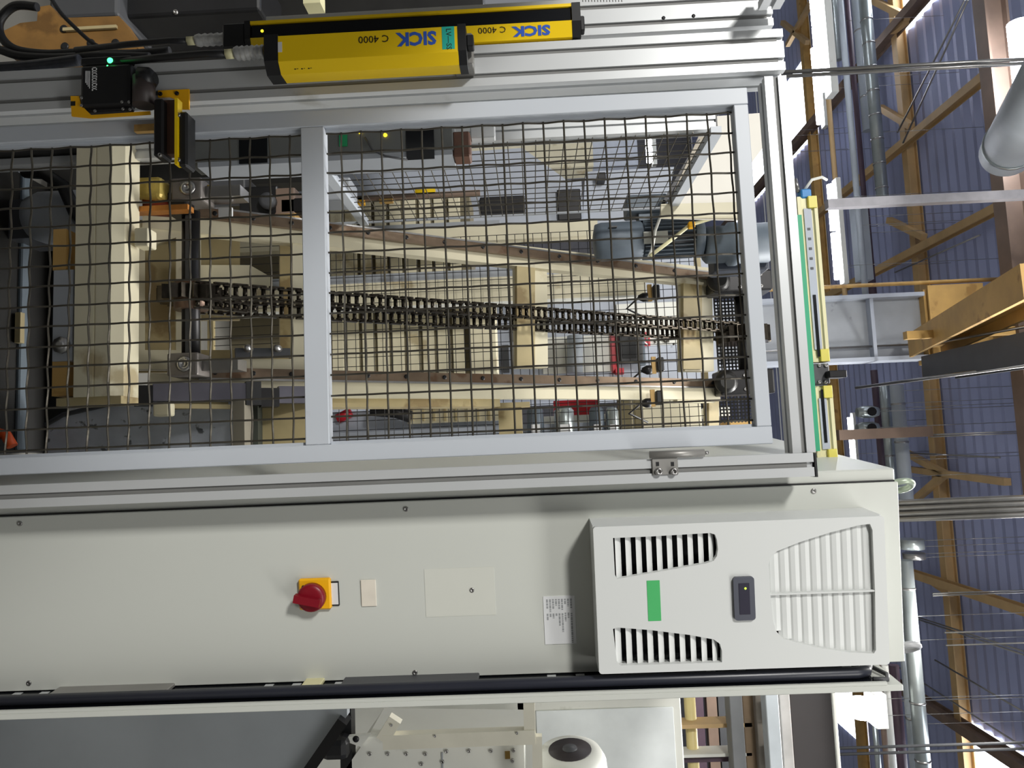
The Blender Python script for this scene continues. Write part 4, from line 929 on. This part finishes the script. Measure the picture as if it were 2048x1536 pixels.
b = bmesh.new(); tube(b, [at(1300, 512, 2.68), at(1345, 478, 2.68), at(1380, 450, 2.68), at(1440, 432, 2.7), at(1480, 415, 2.75)], .007, 8); solo('motor_conduit', b, LCUR, 'yellowish conduit crossing in front of the gear motor', 'cable')
q = at(1383, 450, 2.66); solo('conduit_clip', box((q.x-.012, q.x+.012, 2.65, 2.675, q.z-.012, q.z+.012), .003), YELO, 'small yellow clip on the motor conduit', 'clip')
# cream hopper above the motor
hp = thing('chute_hood', 'cream folded chute hood above the gear motor', 'hood', at(1400, 330, 2.6))
def poly3(name, pts, Y, th, m, par):
    P_ = [at(x, y, Y) for x, y in pts]; return part(name, prism(bmesh.new(), [(p.x, p.z) for p in P_], (0, Y, 0), (1, 0, 0), (0, 0, 1), (0, 1, 0), th), m, par)
poly3('hood_face', [(1434, 232), (1520, 226), (1530, 290), (1500, 330), (1480, 440), (1322, 436), (1352, 385), (1412, 275)], 2.6, .01, mat('cream_lit_pale', (232, 227, 216), .45, 0, .03), hp)  # lighter copy of the cream, strong light put into the colour
poly3('hood_edge', [(1402, 262), (1422, 262), (1355, 405), (1338, 405)], 2.585, .012, mat('taupe_edge', (176, 166, 148), .5), hp)
b = bmesh.new(); p_, q_ = at(1410, 268, 2.6), at(1330, 408, 2.6); bar(b, p_+Vector((-.012, .04, 0)), q_+Vector((-.012, .04, 0)), .012, .09, (0, 0, 1)); part('hood_flange', b, BLKM, hp)
poly3('hood_lip', [(1322, 408), (1480, 404), (1485, 432), (1322, 434)], 2.57, .02, CREAM, hp)
for x, y in ((1395, 283), (1356, 370)):
    q = at(x, y, 2.584); b = bmesh.new(); bar(b, q+Vector((-.006, -.002, .008)), q+Vector((.006, -.002, -.006)), .005, .003); part('hood_slot', b, BLK, hp)
# inner aluminium post
c = at(1300, 250, 2.05)
z0, z1 = at(905, 270, 2.05).z, at(1432, 240, 2.05).z
ip = thing('inner_post', 'slotted aluminium post standing inside the guard', 'post', (c.x, 2.05, 0))
part('extrusion', prism(bmesh.new(), slot_outline(.05, .05, 1, 1), (c.x-.006, 2.08, 0), (1, 0, 0), (0, 1, 0), (0, 0, 1), z1), ALU, ip)
part('end_cap', box((c.x-.031, c.x+.019, 2.055, 2.105, z1, z1+.005)), BLK, ip)
# control enclosure on the inner post
ce = thing('inner_control_box', 'dull grey control box with dark windows inside the guard', 'control box', at(640, 280, 1.86))
L = pb(372, 905, 205, 312, 1.86, .09); part('box_body', box((L[0], L[1], L[2], L[3], L[4], L[5]), .002), mat('dull_grey_box', (98, 100, 98), .55, 0, .1, 5), ce)
part('box_ledge', box(pb(395, 905, 312, 322, 1.862, .1)), GRY, ce)
for x0, x1, y0, y1 in ((478, 534, 262, 326), (812, 868, 250, 318)): part('dark_window', box(pb(x0, x1, y0, y1, 1.857, .004)), SCRN, ce)
for x, y in ((720, 263), (770, 269)):
    q = at(x, y, 1.856); b = bmesh.new(); lathe(b, [(.005, 0), (.004, .004), (0, .005)], (q.x, 1.86, q.z), (0, -1, 0), 10); part('status_light', b, LEDY, ce, label='lit yellow status light')
part('green_tag', box(pb(678, 694, 258, 292, 1.856, .005)), mat('deep_green_tag', (20, 140, 86), .5), ce)
part('side_device', box(pb(905, 940, 262, 312, 1.87, .06), .004), mat('rusty_brown_plate', (92, 62, 48)), ce)
part('clip_strip', box(pb(940, 990, 245, 275, 1.9, .03), .003), ALU, ce)
b = bmesh.new(); tube(b, [at(730, 275, 1.85), at(745, 300, 1.84), at(770, 312, 1.84), at(815, 320, 1.85)], .003, 6); part('loose_wire', b, DKG, ce)
# side fence of fine mesh running away on the left
SX = at(1000, 292, 2.0).x; fY0, fY1 = 1.97, 2.62
sf = thing('side_fence', 'fine wire side fence receding inside the guard', 'fence', (SX, fY0, 1.0))
sz0, sz1 = at(640, 300, 2.0).z, at(1440, 300, 2.0).z
part('fence_rail', box((SX-.012, SX+.012, fY0, fY1, sz1-.03, sz1)), GATE, sf); part('fence_rail', box((SX-.012, SX+.012, fY0, fY1, sz0-.03, sz0)), GATE, sf)
part('fence_stile', box((SX-.004, SX+.004, fY1-.008, fY1, 0, sz1)), GRY, sf)
for k in range(int((fY1-fY0)/.05)): part('upright_wire', rod(Vector((SX, fY0+.03+.05*k, sz0)), Vector((SX, fY0+.03+.05*k, sz1)), .0016, 4), WIRE, sf)
for k in range(int((sz1-sz0)/.04)): part('cross_wire', rod(Vector((SX+.002, fY0, sz0+.02+.04*k)), Vector((SX+.002, fY1, sz0+.02+.04*k)), .0015, 4), WIRE, sf)
# dark machinery behind the control box
dm = thing('idle_press', 'dark oily machine side behind the inner control box', 'machine', at(300, 300, 2.5))
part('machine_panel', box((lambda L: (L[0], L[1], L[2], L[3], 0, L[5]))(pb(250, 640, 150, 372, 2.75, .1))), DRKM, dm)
for x0, x1, y0, y1, m_ in ((395, 490, 352, 392, DKG), (478, 555, 372, 430, BLK), (548, 590, 375, 430, BRN), (560, 640, 395, 425, BLKM), (640, 700, 355, 400, GRY), (548, 592, 425, 440, OCH)): part('machine_block', box(pb(x0, x1, y0, y1, 2.62, .12), .006), m_, dm)
q = at(535, 402, 2.6); b = bmesh.new(); lathe(b, [(.03, 0), (.03, .03), (.015, .03)], (q.x, 2.62, q.z), (0, -1, 0), 16); part('machine_knob', b, DKG, dm)
yp = thing('yellow_rail', 'broken yellow painted rail behind the side fence', 'rail', at(860, 386, 3.5))
for x0, x1, y0, y1, m_ in ((715, 728, 392, 408, YELO), (758, 785, 396, 404, OCH), (830, 870, 378, 388, YEL), (700, 960, 386, 394, BRN)): part('rail_piece', box(pb(x0, x1, y0, y1, 3.5, .03)), m_, yp)
q = at(705, 390, 3.52); part('rail_leg', box((q.x-.01, q.x+.01, 3.51, 3.53, 0, q.z)), BRN, yp)
# ribbed cream cover at the back
rc = thing('ribbed_cover', 'cream cover of flat panels with dark gaps behind the lift', 'machine cover', at(800, 560, 3.95))
L = pb(640, 945, 392, 762, 4.0, .3); part('cover_back', box((L[0], L[1], L[2], L[3], 0, L[5])), mat('olive_brown_gap', (112, 104, 82), .6), rc)
for k in range(10):
    x0 = 632+30*k; part('cover_panel', box((lambda L: (L[0], L[1], L[2], L[3], L[4], L[5]))(pb(x0, x0+23, 392, 762, 3.97, .03)), .003), CREAM, rc)
part('cover_panel', box(pb(937, 992, 585, 745, 3.9, .2), .004), CREAM, rc)
part('cover_sill', box(pb(660, 1000, 448, 470, 3.9, .1)), GRY, rc)
po = thing('rear_post', 'cream rear post with painted white highlight behind the chains', 'post', at(850, 580, 3.7))
L = pb(600, 1292, 556, 606, 3.72, .12); part('post_body', box((L[0], L[1], L[2], L[3], 0, L[5])), CREAM, po)
part('post_strip', box((L[0]-.05, L[0]-.002, 3.74, 3.78, 0, at(1040, 560, 3.74).z)), GRY, po)
part('post_highlight', box((L[1], L[1]+.01, 3.71, 3.8, 0, L[5])), WHM, po)  # white strip paints the highlight along the post
L = pb(880, 1196, 447, 478, 3.75, .1); solo('rear_post', box((L[0], L[1], L[2], L[3], 0, L[5])), CREAM, 'cream rear post beside the gear motor fan cover', 'post')
# white machine with red strip
wm = thing('white_machine', 'white and pale grey machine with red strip and black screen', 'machine', at(1230, 660, 4.6))
L = pb(1005, 1430, 520, 790, 4.62, .8); part('machine_body', box((L[0], L[1], L[2], L[3], 0, L[5])), LGRY, wm)
part('white_panel', box(pb(1085, 1230, 672, 745, 4.6, .02)), WHM, wm); part('white_panel', box(pb(1235, 1385, 605, 690, 4.6, .02)), WHM, wm)
part('grey_tank', rod(at(1150, 672, 4.55)+Vector((0, 0, 0)), at(1150, 746, 4.55), .05, 16), DUCTG, wm)
part('red_strip', box(pb(1222, 1237, 668, 748, 4.57, .02)), RED, wm)
scn = part('screen_box', box(pb(1238, 1286, 662, 724, 4.5, .1), .008), BLK, wm); part('screen_glass', box(pb(1244, 1272, 672, 716, 4.495, .006)), SCRN, scn)
part('screen_arm', box(pb(1278, 1290, 668, 730, 4.52, .05)), MOTR, wm)
part('red_label', box(pb(1286, 1300, 664, 692, 4.59, .012)), RED, wm, label='red label with white curved mark')
b = bmesh.new(); tube(b, [at(1289, 672, 4.585), at(1296, 668, 4.585), at(1294, 680, 4.585), at(1288, 684, 4.585), at(1296, 690, 4.585)], .006, 6); part('label_mark', b, WHT, wm)
for pts in ([(1308, 680), (1311, 686)], [(1310, 672), (1322, 674), (1330, 684), (1338, 682)], [(1347, 686), (1348, 690)]):
    b = bmesh.new(); tube(b, [at(x, y, 4.585) for x, y in pts], .007, 6); part('black_mark', b, PRT, wm)
part('dark_slot', box(pb(1005, 1018, 690, 745, 4.58, .03)), DKG, wm); part('dark_slot', box(pb(1022, 1040, 650, 680, 4.58, .03)), DKG, wm)
part('red_foot', box(pb(1232, 1248, 736, 748, 4.5, .06)), RED, wm)
# grey sheets seen through the side fence
for pts, lab in (([(640, 330), (900, 305), (1045, 296), (1150, 372), (1160, 452), (640, 452)], 'pale blue grey sheet with sloped shoulder beyond the side fence'), ([(1172, 336), (1352, 326), (1330, 452), (1166, 452)], 'second pale blue grey sheet under the chute hood')):
    P_ = [at(x, y, 4.3) for x, y in pts]; b = prism(bmesh.new(), [(p.x, p.z) for p in P_], (0, 4.3, 0), (1, 0, 0), (0, 0, 1), (0, 1, 0), .03); bx(b, (min(p.x for p in P_)+.05, max(p.x for p in P_)-.05, 4.301, 4.329, 0, min(p.z for p in P_)+.01)); [bmesh.ops.translate(b, verts=b.verts[:], vec=(0, .06, 0)) if 'second' in lab else 0]; solo('screen_sheet', b, LGRY, lab, 'sheet', 'blue grey screen sheets')
for x0, x1, y0, y1, lab in ((1115, 1162, 378, 440, 'dark device in the gap between the grey sheets'), (1195, 1212, 344, 358, 'small dark hole box on the second grey sheet'), (960, 1050, 392, 425, 'dark reel housing in front of the first grey sheet')):
    solo('dark_device', box(pb(x0, x1, y0, y1, 4.27, 0.096 if 'second' in lab else .0295), .006), BLKM, lab, 'device')
lamp(1297, 267, 327, 13.0, .10, 'distant strip lamp seen past the chute hood', 1); lamp(1190, 285, 332, 11.5, .09, 'distant strip lamp seen over the grey sheet', 1)
L = pb(1060, 1185, 245, 335, 9.0, .4); solo('far_machine', box((L[0], L[1], L[2], L[3], 0, L[5])), CREAM, 'cream machine far away between the grey sheets', 'machine')
L = pb(1240, 1275, 275, 330, 9.5, .4); solo('far_machine', box((L[0], L[1], L[2], L[3], 0, L[5])), LGRY, 'pale grey machine far away over the second sheet', 'machine')
# rear wire fence
RY = 3.62
rf = thing('rear_fence', 'thin wire mesh fence closing the back of the guard', 'fence', at(1000, 700, RY))
X0, X1 = at(1000, 470, RY).x, at(1000, 905, RY).x; Z0, Z1 = at(640, 700, RY).z, at(1412, 700, RY).z
part('fence_rail', box((X0, X1, RY-.012, RY+.012, Z1-.03, Z1)), CREAMD, rf)
part('fence_rail', box((X0, X1, RY-.012, RY+.012, 0.05, .08)), CREAMD, rf)
for k in range(int((X1-X0)/.046)+1): part('upright_wire', rod(Vector((X0+.046*k, RY, .06)), Vector((X0+.046*k, RY, Z1-.02)), .0017, 4), BLKM, rf)
for k in range(int((Z1-Z0)/.046)): part('cross_wire', rod(Vector((X0, RY-.003, Z0+.046*k)), Vector((X1, RY-.003, Z0+.046*k)), .0017, 4), BLKM, rf)
# things to the right behind the rear fence
tp = thing('flanged_arm', 'cream arm with broad flange below the red box', 'arm', at(1020, 840, 3.35))
L = pb(998, 1045, 815, 905, 3.35, .07); part('arm_body', box(L), CREAMD, tp); part('arm_flange', box(pb(980, 1060, 805, 815, 3.34, .09)), CREAMD, tp)
L = pb(640, 1000, 818, 925, 4.4, .05); solo('rear_sheet', box((L[0], L[1], L[2], L[3], 0, L[5])), LGRY, 'blue grey rear sheet beside the flanged arm', 'sheet')
rb = thing('cream_cover_strip', 'cream cover strip with short ribs over the rear sheet', 'cover', at(900, 825, 4.3))
part('strip_body', box(pb(815, 1000, 806, 844, 4.32, .06)), CREAM, rb)
for k in range(8): part('strip_rib', box(pb(822+22*k, 826+22*k, 806, 842, 4.3, .02)), CREAMD, rb)
b = bmesh.new(); tube(b, [at(742, 820, 4.25), at(790, 824, 4.25), at(822, 834, 4.25)], .035, 8); solo('drag_chain', b, BLKM, 'black drag chain piece beside the cream cover strip', 'drag chain')
solo('red_black_hose', rod(at(675, 838, 4.38), at(702, 824, 4.38), .03, 10), RED, 'red hose end beside the gate middle rail', 'hose')
rbx = thing('red_box', 'red box on pale base behind the rear fence', 'box', at(1150, 815, 4.4))
part('box_body', box(pb(1108, 1196, 800, 832, 4.4, .15)), RED, rbx); part('box_base', box(pb(1080, 1235, 830, 846, 4.38, .18)), WHM, rbx); Lq = pb(1050, 1238, 846, 935, 4.27, .03); part('back_sheet', box((Lq[0], Lq[1], Lq[2], Lq[3], 0, Lq[5])), LGRY, rbx)
for k, (x, w) in enumerate(((1072, 34), (1130, 40), (1195, 30), (1226, 26))):
    c = at(x, 870, 4.2); t = thing('pump_canister', ['first', 'second', 'third', 'fourth'][k] + ' dull silver pump canister counted from the flanged arm', 'canister', (c.x, 4.2, c.z-.1), 'pump canisters under the red box')
    r_ = w/2*4.2/F; b = bmesh.new(); lathe(b, [(r_*.7, -.16), (r_, -.14), (r_, .02), (r_*.6, .05), (r_*.6, .08)], (c.x, 4.2, c.z), (1, 0, 0), 16); part('canister_shell', b, DUCT if k % 2 else MOTR, t)
    part('canister_label', box((c.x-.06, c.x-.0, 4.2-r_-.004, 4.2-r_, c.z-r_*.5, c.z+r_*.5)), WHT, t)
L = pb(1240, 1262, 790, 930, 4.22, .085); solo('olive_rail', box(L), mat('olive_post', (110, 100, 70), .55), 'olive rail under the cream rear box', 'rail')
L = pb(1264, 1405, 786, 935, 4.3, .5); rcab = thing('rear_cabinet', 'cream rear box with olive edge strip', 'cabinet', (L[0], L[2], 0)); part('cabinet_body', box(L, .004), CREAM, rcab); part('cabinet_leg', box((L[1]-.06, L[1], L[2]+.1, L[2]+.2, 0, L[4])), CREAMD, rcab)
part('edge_strip', box(pb(1272, 1284, 788, 930, 4.28, .02)), mat('olive_post', (110, 100, 70)), rcab)
b = bmesh.new(); c = at(1424, 866, 4.42); lathe(b, [(.05, -.1), (.055, .1), (.04, .12)], c, (1, 0, 0), 18); solo('chrome_drum', b, STEEL, 'shiny dark drum above the cream rear box', 'drum')
L = pb(1462, 1506, 838, 925, 4.4, .3); solo('ochre_crate', box((L[0], L[1], L[2], L[3], L[4], L[5]), .004), OCH, 'ochre crate above the rear cabinet beside the gate corner', 'crate')
L = pb(1408, 1460, 815, 834, 4.5, .2); solo('lit_carton', box(L, .004), WHM, 'pale carton beside the ochre crate', 'carton')

# ================================================================== OPENING BESIDE THE CURTAINS
op = thing('press_housing', 'very dark press housing behind the light curtain opening', 'machine', at(300, -60, 2.3))
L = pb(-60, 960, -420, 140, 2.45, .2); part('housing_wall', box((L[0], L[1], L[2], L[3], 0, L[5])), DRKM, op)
part('housing_box', box(pb(100, 236, -60, 34, 2.0, .2), .01), DKG, op); part('housing_box', box(pb(240, 520, -60, 28, 2.05, .2), .01), BLK, op)
q = at(352, 25, 2.05); part('housing_bolt', screw((q.x, 2.05, q.z), (0, -1, 0), .008, .006), STEEL, op)
q = at(622, 4, 1.7); part('pale_block', box(pb(606, 640, -20, 6, 1.9, .05)), LCUR, op)
cs2 = thing('ochre_casting', 'ochre cast bracket with bolt holes behind the cable loop', 'casting', at(130, 70, 1.85))
P_ = [at(x, y, 1.85) for x, y in ((4, 100), (6, 62), (40, 46), (74, 42), (76, 14), (100, 10), (120, 36), (238, 32), (268, 76), (276, 96), (200, 128), (60, 128))]
part('casting_body', prism(bmesh.new(), [(p.x, p.z) for p in P_], (0, 1.85, 0), (1, 0, 0), (0, 0, 1), (0, 1, 0), .06), KRAFT, cs2)
part('casting_rib', box(pb(125, 232, 52, 58, 1.842, .01)), CREAMD, cs2)
for x, y in ((130, 93), (231, 86), (182, 86), (128, 58)):
    q = at(x, y, 1.849); b = bmesh.new(); lathe(b, [(.011, 0), (.011, .002), (.006, .002)], (q.x, 1.849, q.z), (0, -1, 0), 12); part('bolt_hole', b, BLK, cs2)
def cable(pts, Y, r, m, label):
    b = bmesh.new(); P_ = [at(x, y, Y) for x, y in pts]; Q = []
    for i in range(len(P_)-1):
        p0, p1_, p2_, p3 = P_[max(i-1, 0)], P_[i], P_[i+1], P_[min(i+2, len(P_)-1)]
        for k in range(6):
            t = k/6; Q.append(.5*((2*p1_)+(p2_-p0)*t+(2*p0-5*p1_+4*p2_-p3)*t*t+(3*p1_-p0-3*p2_+p3)*t**3))
    Q.append(P_[-1]); tube(b, Q, r, 10); solo('black_cable', b, m, label, 'cable', 'cables beside the light curtains')
cable([(75, 14), (30, 12), (0, 40), (2, 72), (30, 98), (90, 108), (160, 106), (260, 108), (340, 102)], 1.62, .010, BLK, 'thick black cable looping over the ochre casting')
cable([(-40, 90), (-5, 98), (40, 112), (110, 116), (200, 112), (300, 114)], 1.60, .010, BLK, 'thick black cable running under the loop towards the switch')
cable([(98, -10), (120, 24), (150, 55), (185, 86), (215, 100)], 1.66, .005, BLK, 'thin black cable slanting across the ochre casting')
cable([(-30, 138), (40, 134), (100, 128), (160, 120)], 1.58, .013, mat('shiny_black_wrap', (46, 48, 54), .25, 0, .3, 40), 'shiny wrapped cable entering the safety switch')

# ================================================================== BESIDE THE CABINET
GS = mat('grey_trough_sheet', (158, 163, 168), .42, .15, .12, 2.5, spot=((54, 56, 60), 14, .7, .6))
to = thing('steel_trough', 'large dull grey steel trough side with slanted dark end', 'trough', at(300, 1500, 2.1))
P_ = [at(x, y, 2.1) for x, y in ((-80, 1380), (694, 1380), (694, 1432), (592, 1580), (-80, 1580))]
part('trough_side', prism(bmesh.new(), [(p.x, p.z) for p in P_], (0, 2.1, 0), (1, 0, 0), (0, 0, 1), (0, 1, 0), .03), GS, to)
b = bmesh.new(); bar(b, at(690, 1436, 2.1), at(600, 1566, 2.1), .03, .06, (0, 0, 1)); part('trough_end', b, BLKM, to)
part('trough_leg', box((lambda L: (L[0], L[1], L[2], L[3], 0, L[5]))(pb(300, 400, 1440, 1500, 2.14, .05))), DKG, to)
part('black_gap', box(pb(680, 703, 1405, 1560, 2.3, .05)), BLK, to)
wp = thing('panelled_machine', 'white panelled machine cabinet beside the grey trough', 'cabinet', at(1200, 1450, 2.9))
L = pb(1052, 1366, 1370, 1600, 2.9, .5); part('cabinet_body', box((L[0], L[1], L[2], L[3], 0, L[5]), .004), WHM, wp)
part('inner_panel', box(pb(1075, 1352, 1418, 1600, 2.893, .006), .002), mat('cool_white_panel', (234, 238, 238), .4), wp)
L = pb(740, 1052, 1370, 1475, 2.95, .4); part('lower_panel', box((L[0], L[1], L[2], L[3], 0, L[5])), mat('warm_grey_panel', (172, 172, 164), .5, 0, .06), wp)
part('panel_seam', box(pb(748, 1040, 1423, 1425, 2.945, .005)), DKG, wp); part('edge_strip', box(pb(1036, 1052, 1395, 1470, 2.9, .04)), mat('taupe_edge', (176, 166, 148)), wp)
part('yellowed_patch', box(pb(786, 902, 1416, 1427, 2.94, .008)), LCUR, wp)
part('pale_blue_panel', box((lambda L: (L[0], L[1], L[2], L[3], 0, L[5]))(pb(700, 742, 1395, 1445, 2.97, .05))), LGRY, wp)
bh = thing('bolted_housing', 'white bolted housing below the pale bracket frame', 'housing', at(850, 1520, 2.3))
P_ = [at(x, y, 2.3) for x, y in ((676, 1560), (735, 1474), (1048, 1478), (1050, 1600), (660, 1600))]
part('housing_lid', prism(bmesh.new(), [(p.x, p.z) for p in P_], (0, 2.3, 0), (1, 0, 0), (0, 0, 1), (0, 1, 0), .25), WHM, bh)
part('lid_seam', box(pb(884, 887, 1505, 1600, 2.297, .004)), GRY, bh)
for x, y in ((740, 1507), (776, 1507), (813, 1507), (851, 1507), (843, 1527), (893, 1502), (938, 1501), (982, 1501), (1027, 1500), (885, 1523), (1025, 1521)):
    q = at(x, y, 2.3); part('lid_bolt', screw((q.x, 2.3, q.z), (0, -1, 0), .006, .006), STEEL, bh)
part('brass_tag', box(pb(1010, 1020, 1503, 1518, 2.296, .004)), mat('brass_tag', (160, 130, 70), .4, .4), bh)
P_ = [at(x, y, 2.28) for x, y in ((672, 1476), (740, 1470), (722, 1494))]; part('lid_ear', prism(bmesh.new(), [(p.x, p.z) for p in P_], (0, 2.28, 0), (1, 0, 0), (0, 0, 1), (0, 1, 0), .02), WHM, bh)
q = at(712, 1478, 2.28); b = bmesh.new(); lathe(b, [(.01, 0), (.01, .001), (0, .001)], (q.x, 2.28, q.z), (0, -1, 0), 12); part('ear_hole', b, BLK, bh)
part('black_bellows', box(pb(640, 695, 1478, 1525, 2.25, .1), .02), BLK, bh)
br = thing('bracket_frame', 'pale square tube bracket frame over the bolted housing', 'bracket', at(900, 1480, 2.2))
for a, b_, w in (((766, 1478), (792, 1436), .035), ((768, 1481), (1070, 1470), .036), ((1058, 1405), (1060, 1470), .03), ((1074, 1470), (1076, 1600), .026)):
    bb = bmesh.new(); bar(bb, at(*a, 2.2), at(*b_, 2.2), w, w*1.1, (0, 1, 0)); part('square_tube', bb, mat('ivory_tube', (224, 220, 204), .45, 0, .06, 8), br)
for x, y in ((783, 1450), (870, 1472), (1034, 1466)):
    q = at(x, y, 2.18); part('tube_screw', screw((q.x, 2.18, q.z), (0, -1, 0), .004, .003), STEEL, br)
fm = thing('fan_motor', 'white round motor with black fan grille beside the white panels', 'motor', at(1160, 1530, 2.45))
c = at(1140, 1502, 2.45); R_ = .115; ax = Vector((1, .12, 0.02))
b = bmesh.new(); lathe(b, [(R_*.6, -.004), (R_*.86, 0), (R_, .03), (R_*1.03, .08), (R_*1.0, .2), (R_*.98, .34)], c, ax, 32); part('motor_shell', b, WHM, fm)
b = bmesh.new(); lathe(b, [(.0, -.008), (R_*.6, -.007), (R_*.62, 0.0)], c, ax, 28); part('fan_grille', b, mat('dark_grille', (48, 42, 44), .5), fm)
b = bmesh.new(); lathe(b, [(0, -.014), (R_*.2, -.012), (R_*.22, -.006)], c, ax, 16); part('grille_hub', b, DKG, fm)
# beams, tubes and a dark panel stacked over the white panels (along X)
def xb(x0, x1, ya, Y, dep, m, label, name='overhead_rail', cat='beam'):
    L = pb(x0, x1, ya, 1720, Y, dep); solo(name, box(L, .004), m, label, cat)
xb(1468, 1494, 1360, 4.4, .12, mat('concrete_grey_beam', (132, 134, 136), .6, 0, .08), 'flat grey rail over the white panels')
xb(1494, 1520, 1360, 4.5, .12, mat('brown_board', (132, 112, 88), .6, 0, .12), 'brown board between the grey rails')
xb(1520, 1540, 1360, 4.45, .12, mat('taupe_rail', (150, 142, 132), .6, 0, .1, 8, spot=((40, 40, 44), 5, .7, .8)), 'stained taupe rail with dark slots')
xb(1541, 1567, 1360, 4.3, .1, mat('cool_white_rail', (200, 207, 212), .5), 'clean white rail in front of the stained rail')
xb(1569, 1590, 1360, 4.42, .1, mat('chalky_rail', (178, 174, 170), .6, 0, .12, 8), 'chalky grey rail above the white rail')
xb(1590, 1676, 1360, 4.46, .06, mat('dark_umber_panel', (62, 58, 58), .6, 0, .1, 2), 'dark umber panel hanging above the rails', 'hanging_panel', 'panel')
xb(1676, 1683, 1360, 4.44, .1, WHM, 'thin white trim along the dark umber panel', 'panel_trim', 'strip')
for x, y, plb in ((1533, 1420, 'dark plug in the taupe rail near the cabinet flange'), (1537, 1508, 'dark plug in the taupe rail away from the cabinet')):
    q = at(x, y, 4.445); solo('rail_slot_plug', box((q.x-.06, q.x+.06, 4.43, 4.4495, q.z-.01, q.z+.01)), DKG, plb, 'plug', 'plugs in the stained rail')
c = at(1384, 1480, 4.6); solo('cream_pipe', rod(Vector((at(1384, 1380, 4.6).x, 4.6, c.z)), Vector((at(1384, 1720, 4.6).x, 4.6, c.z)), .035, 16), mat('pale_cream_pipe', (232, 214, 150), .45), 'pale cream pipe above the white panels', 'pipe')
L = pb(1394, 1470, 1448, 1456, 4.5, .12); solo('tan_strut', box((L[0], L[1], L[2], L[3], L[4]-.1, L[5]+.1)), TAN, 'tan strut joining cream pipe and grey rail', 'strut')
L = pb(1394, 1470, 1508, 1514, 4.5, .12); solo('white_strut', box((L[0], L[1], L[2], L[3], L[4]-.1, L[5]+.1)), WHM, 'white strut between cream pipe and grey rail', 'strut')
L = pb(1385, 1470, 1516, 1524, 4.55, .03); solo('dark_strut', box((L[0], L[1], L[2], L[3], L[4]-.1, L[5]+.1)), PURP, 'dark strut crossing the cream pipe', 'strut')
for k, (x, m_, lb_) in enumerate(((1405, PURP, 'dark purple rail far behind the struts'), (1432, BRN, 'brown rail far behind the struts'), (1455, DKG, 'dark grey rail far behind the struts'))):
    L = pb(x-10, x+10, 1360, 1720, 7.5, .1); solo('far_rail', box(L), m_, lb_, 'rail')
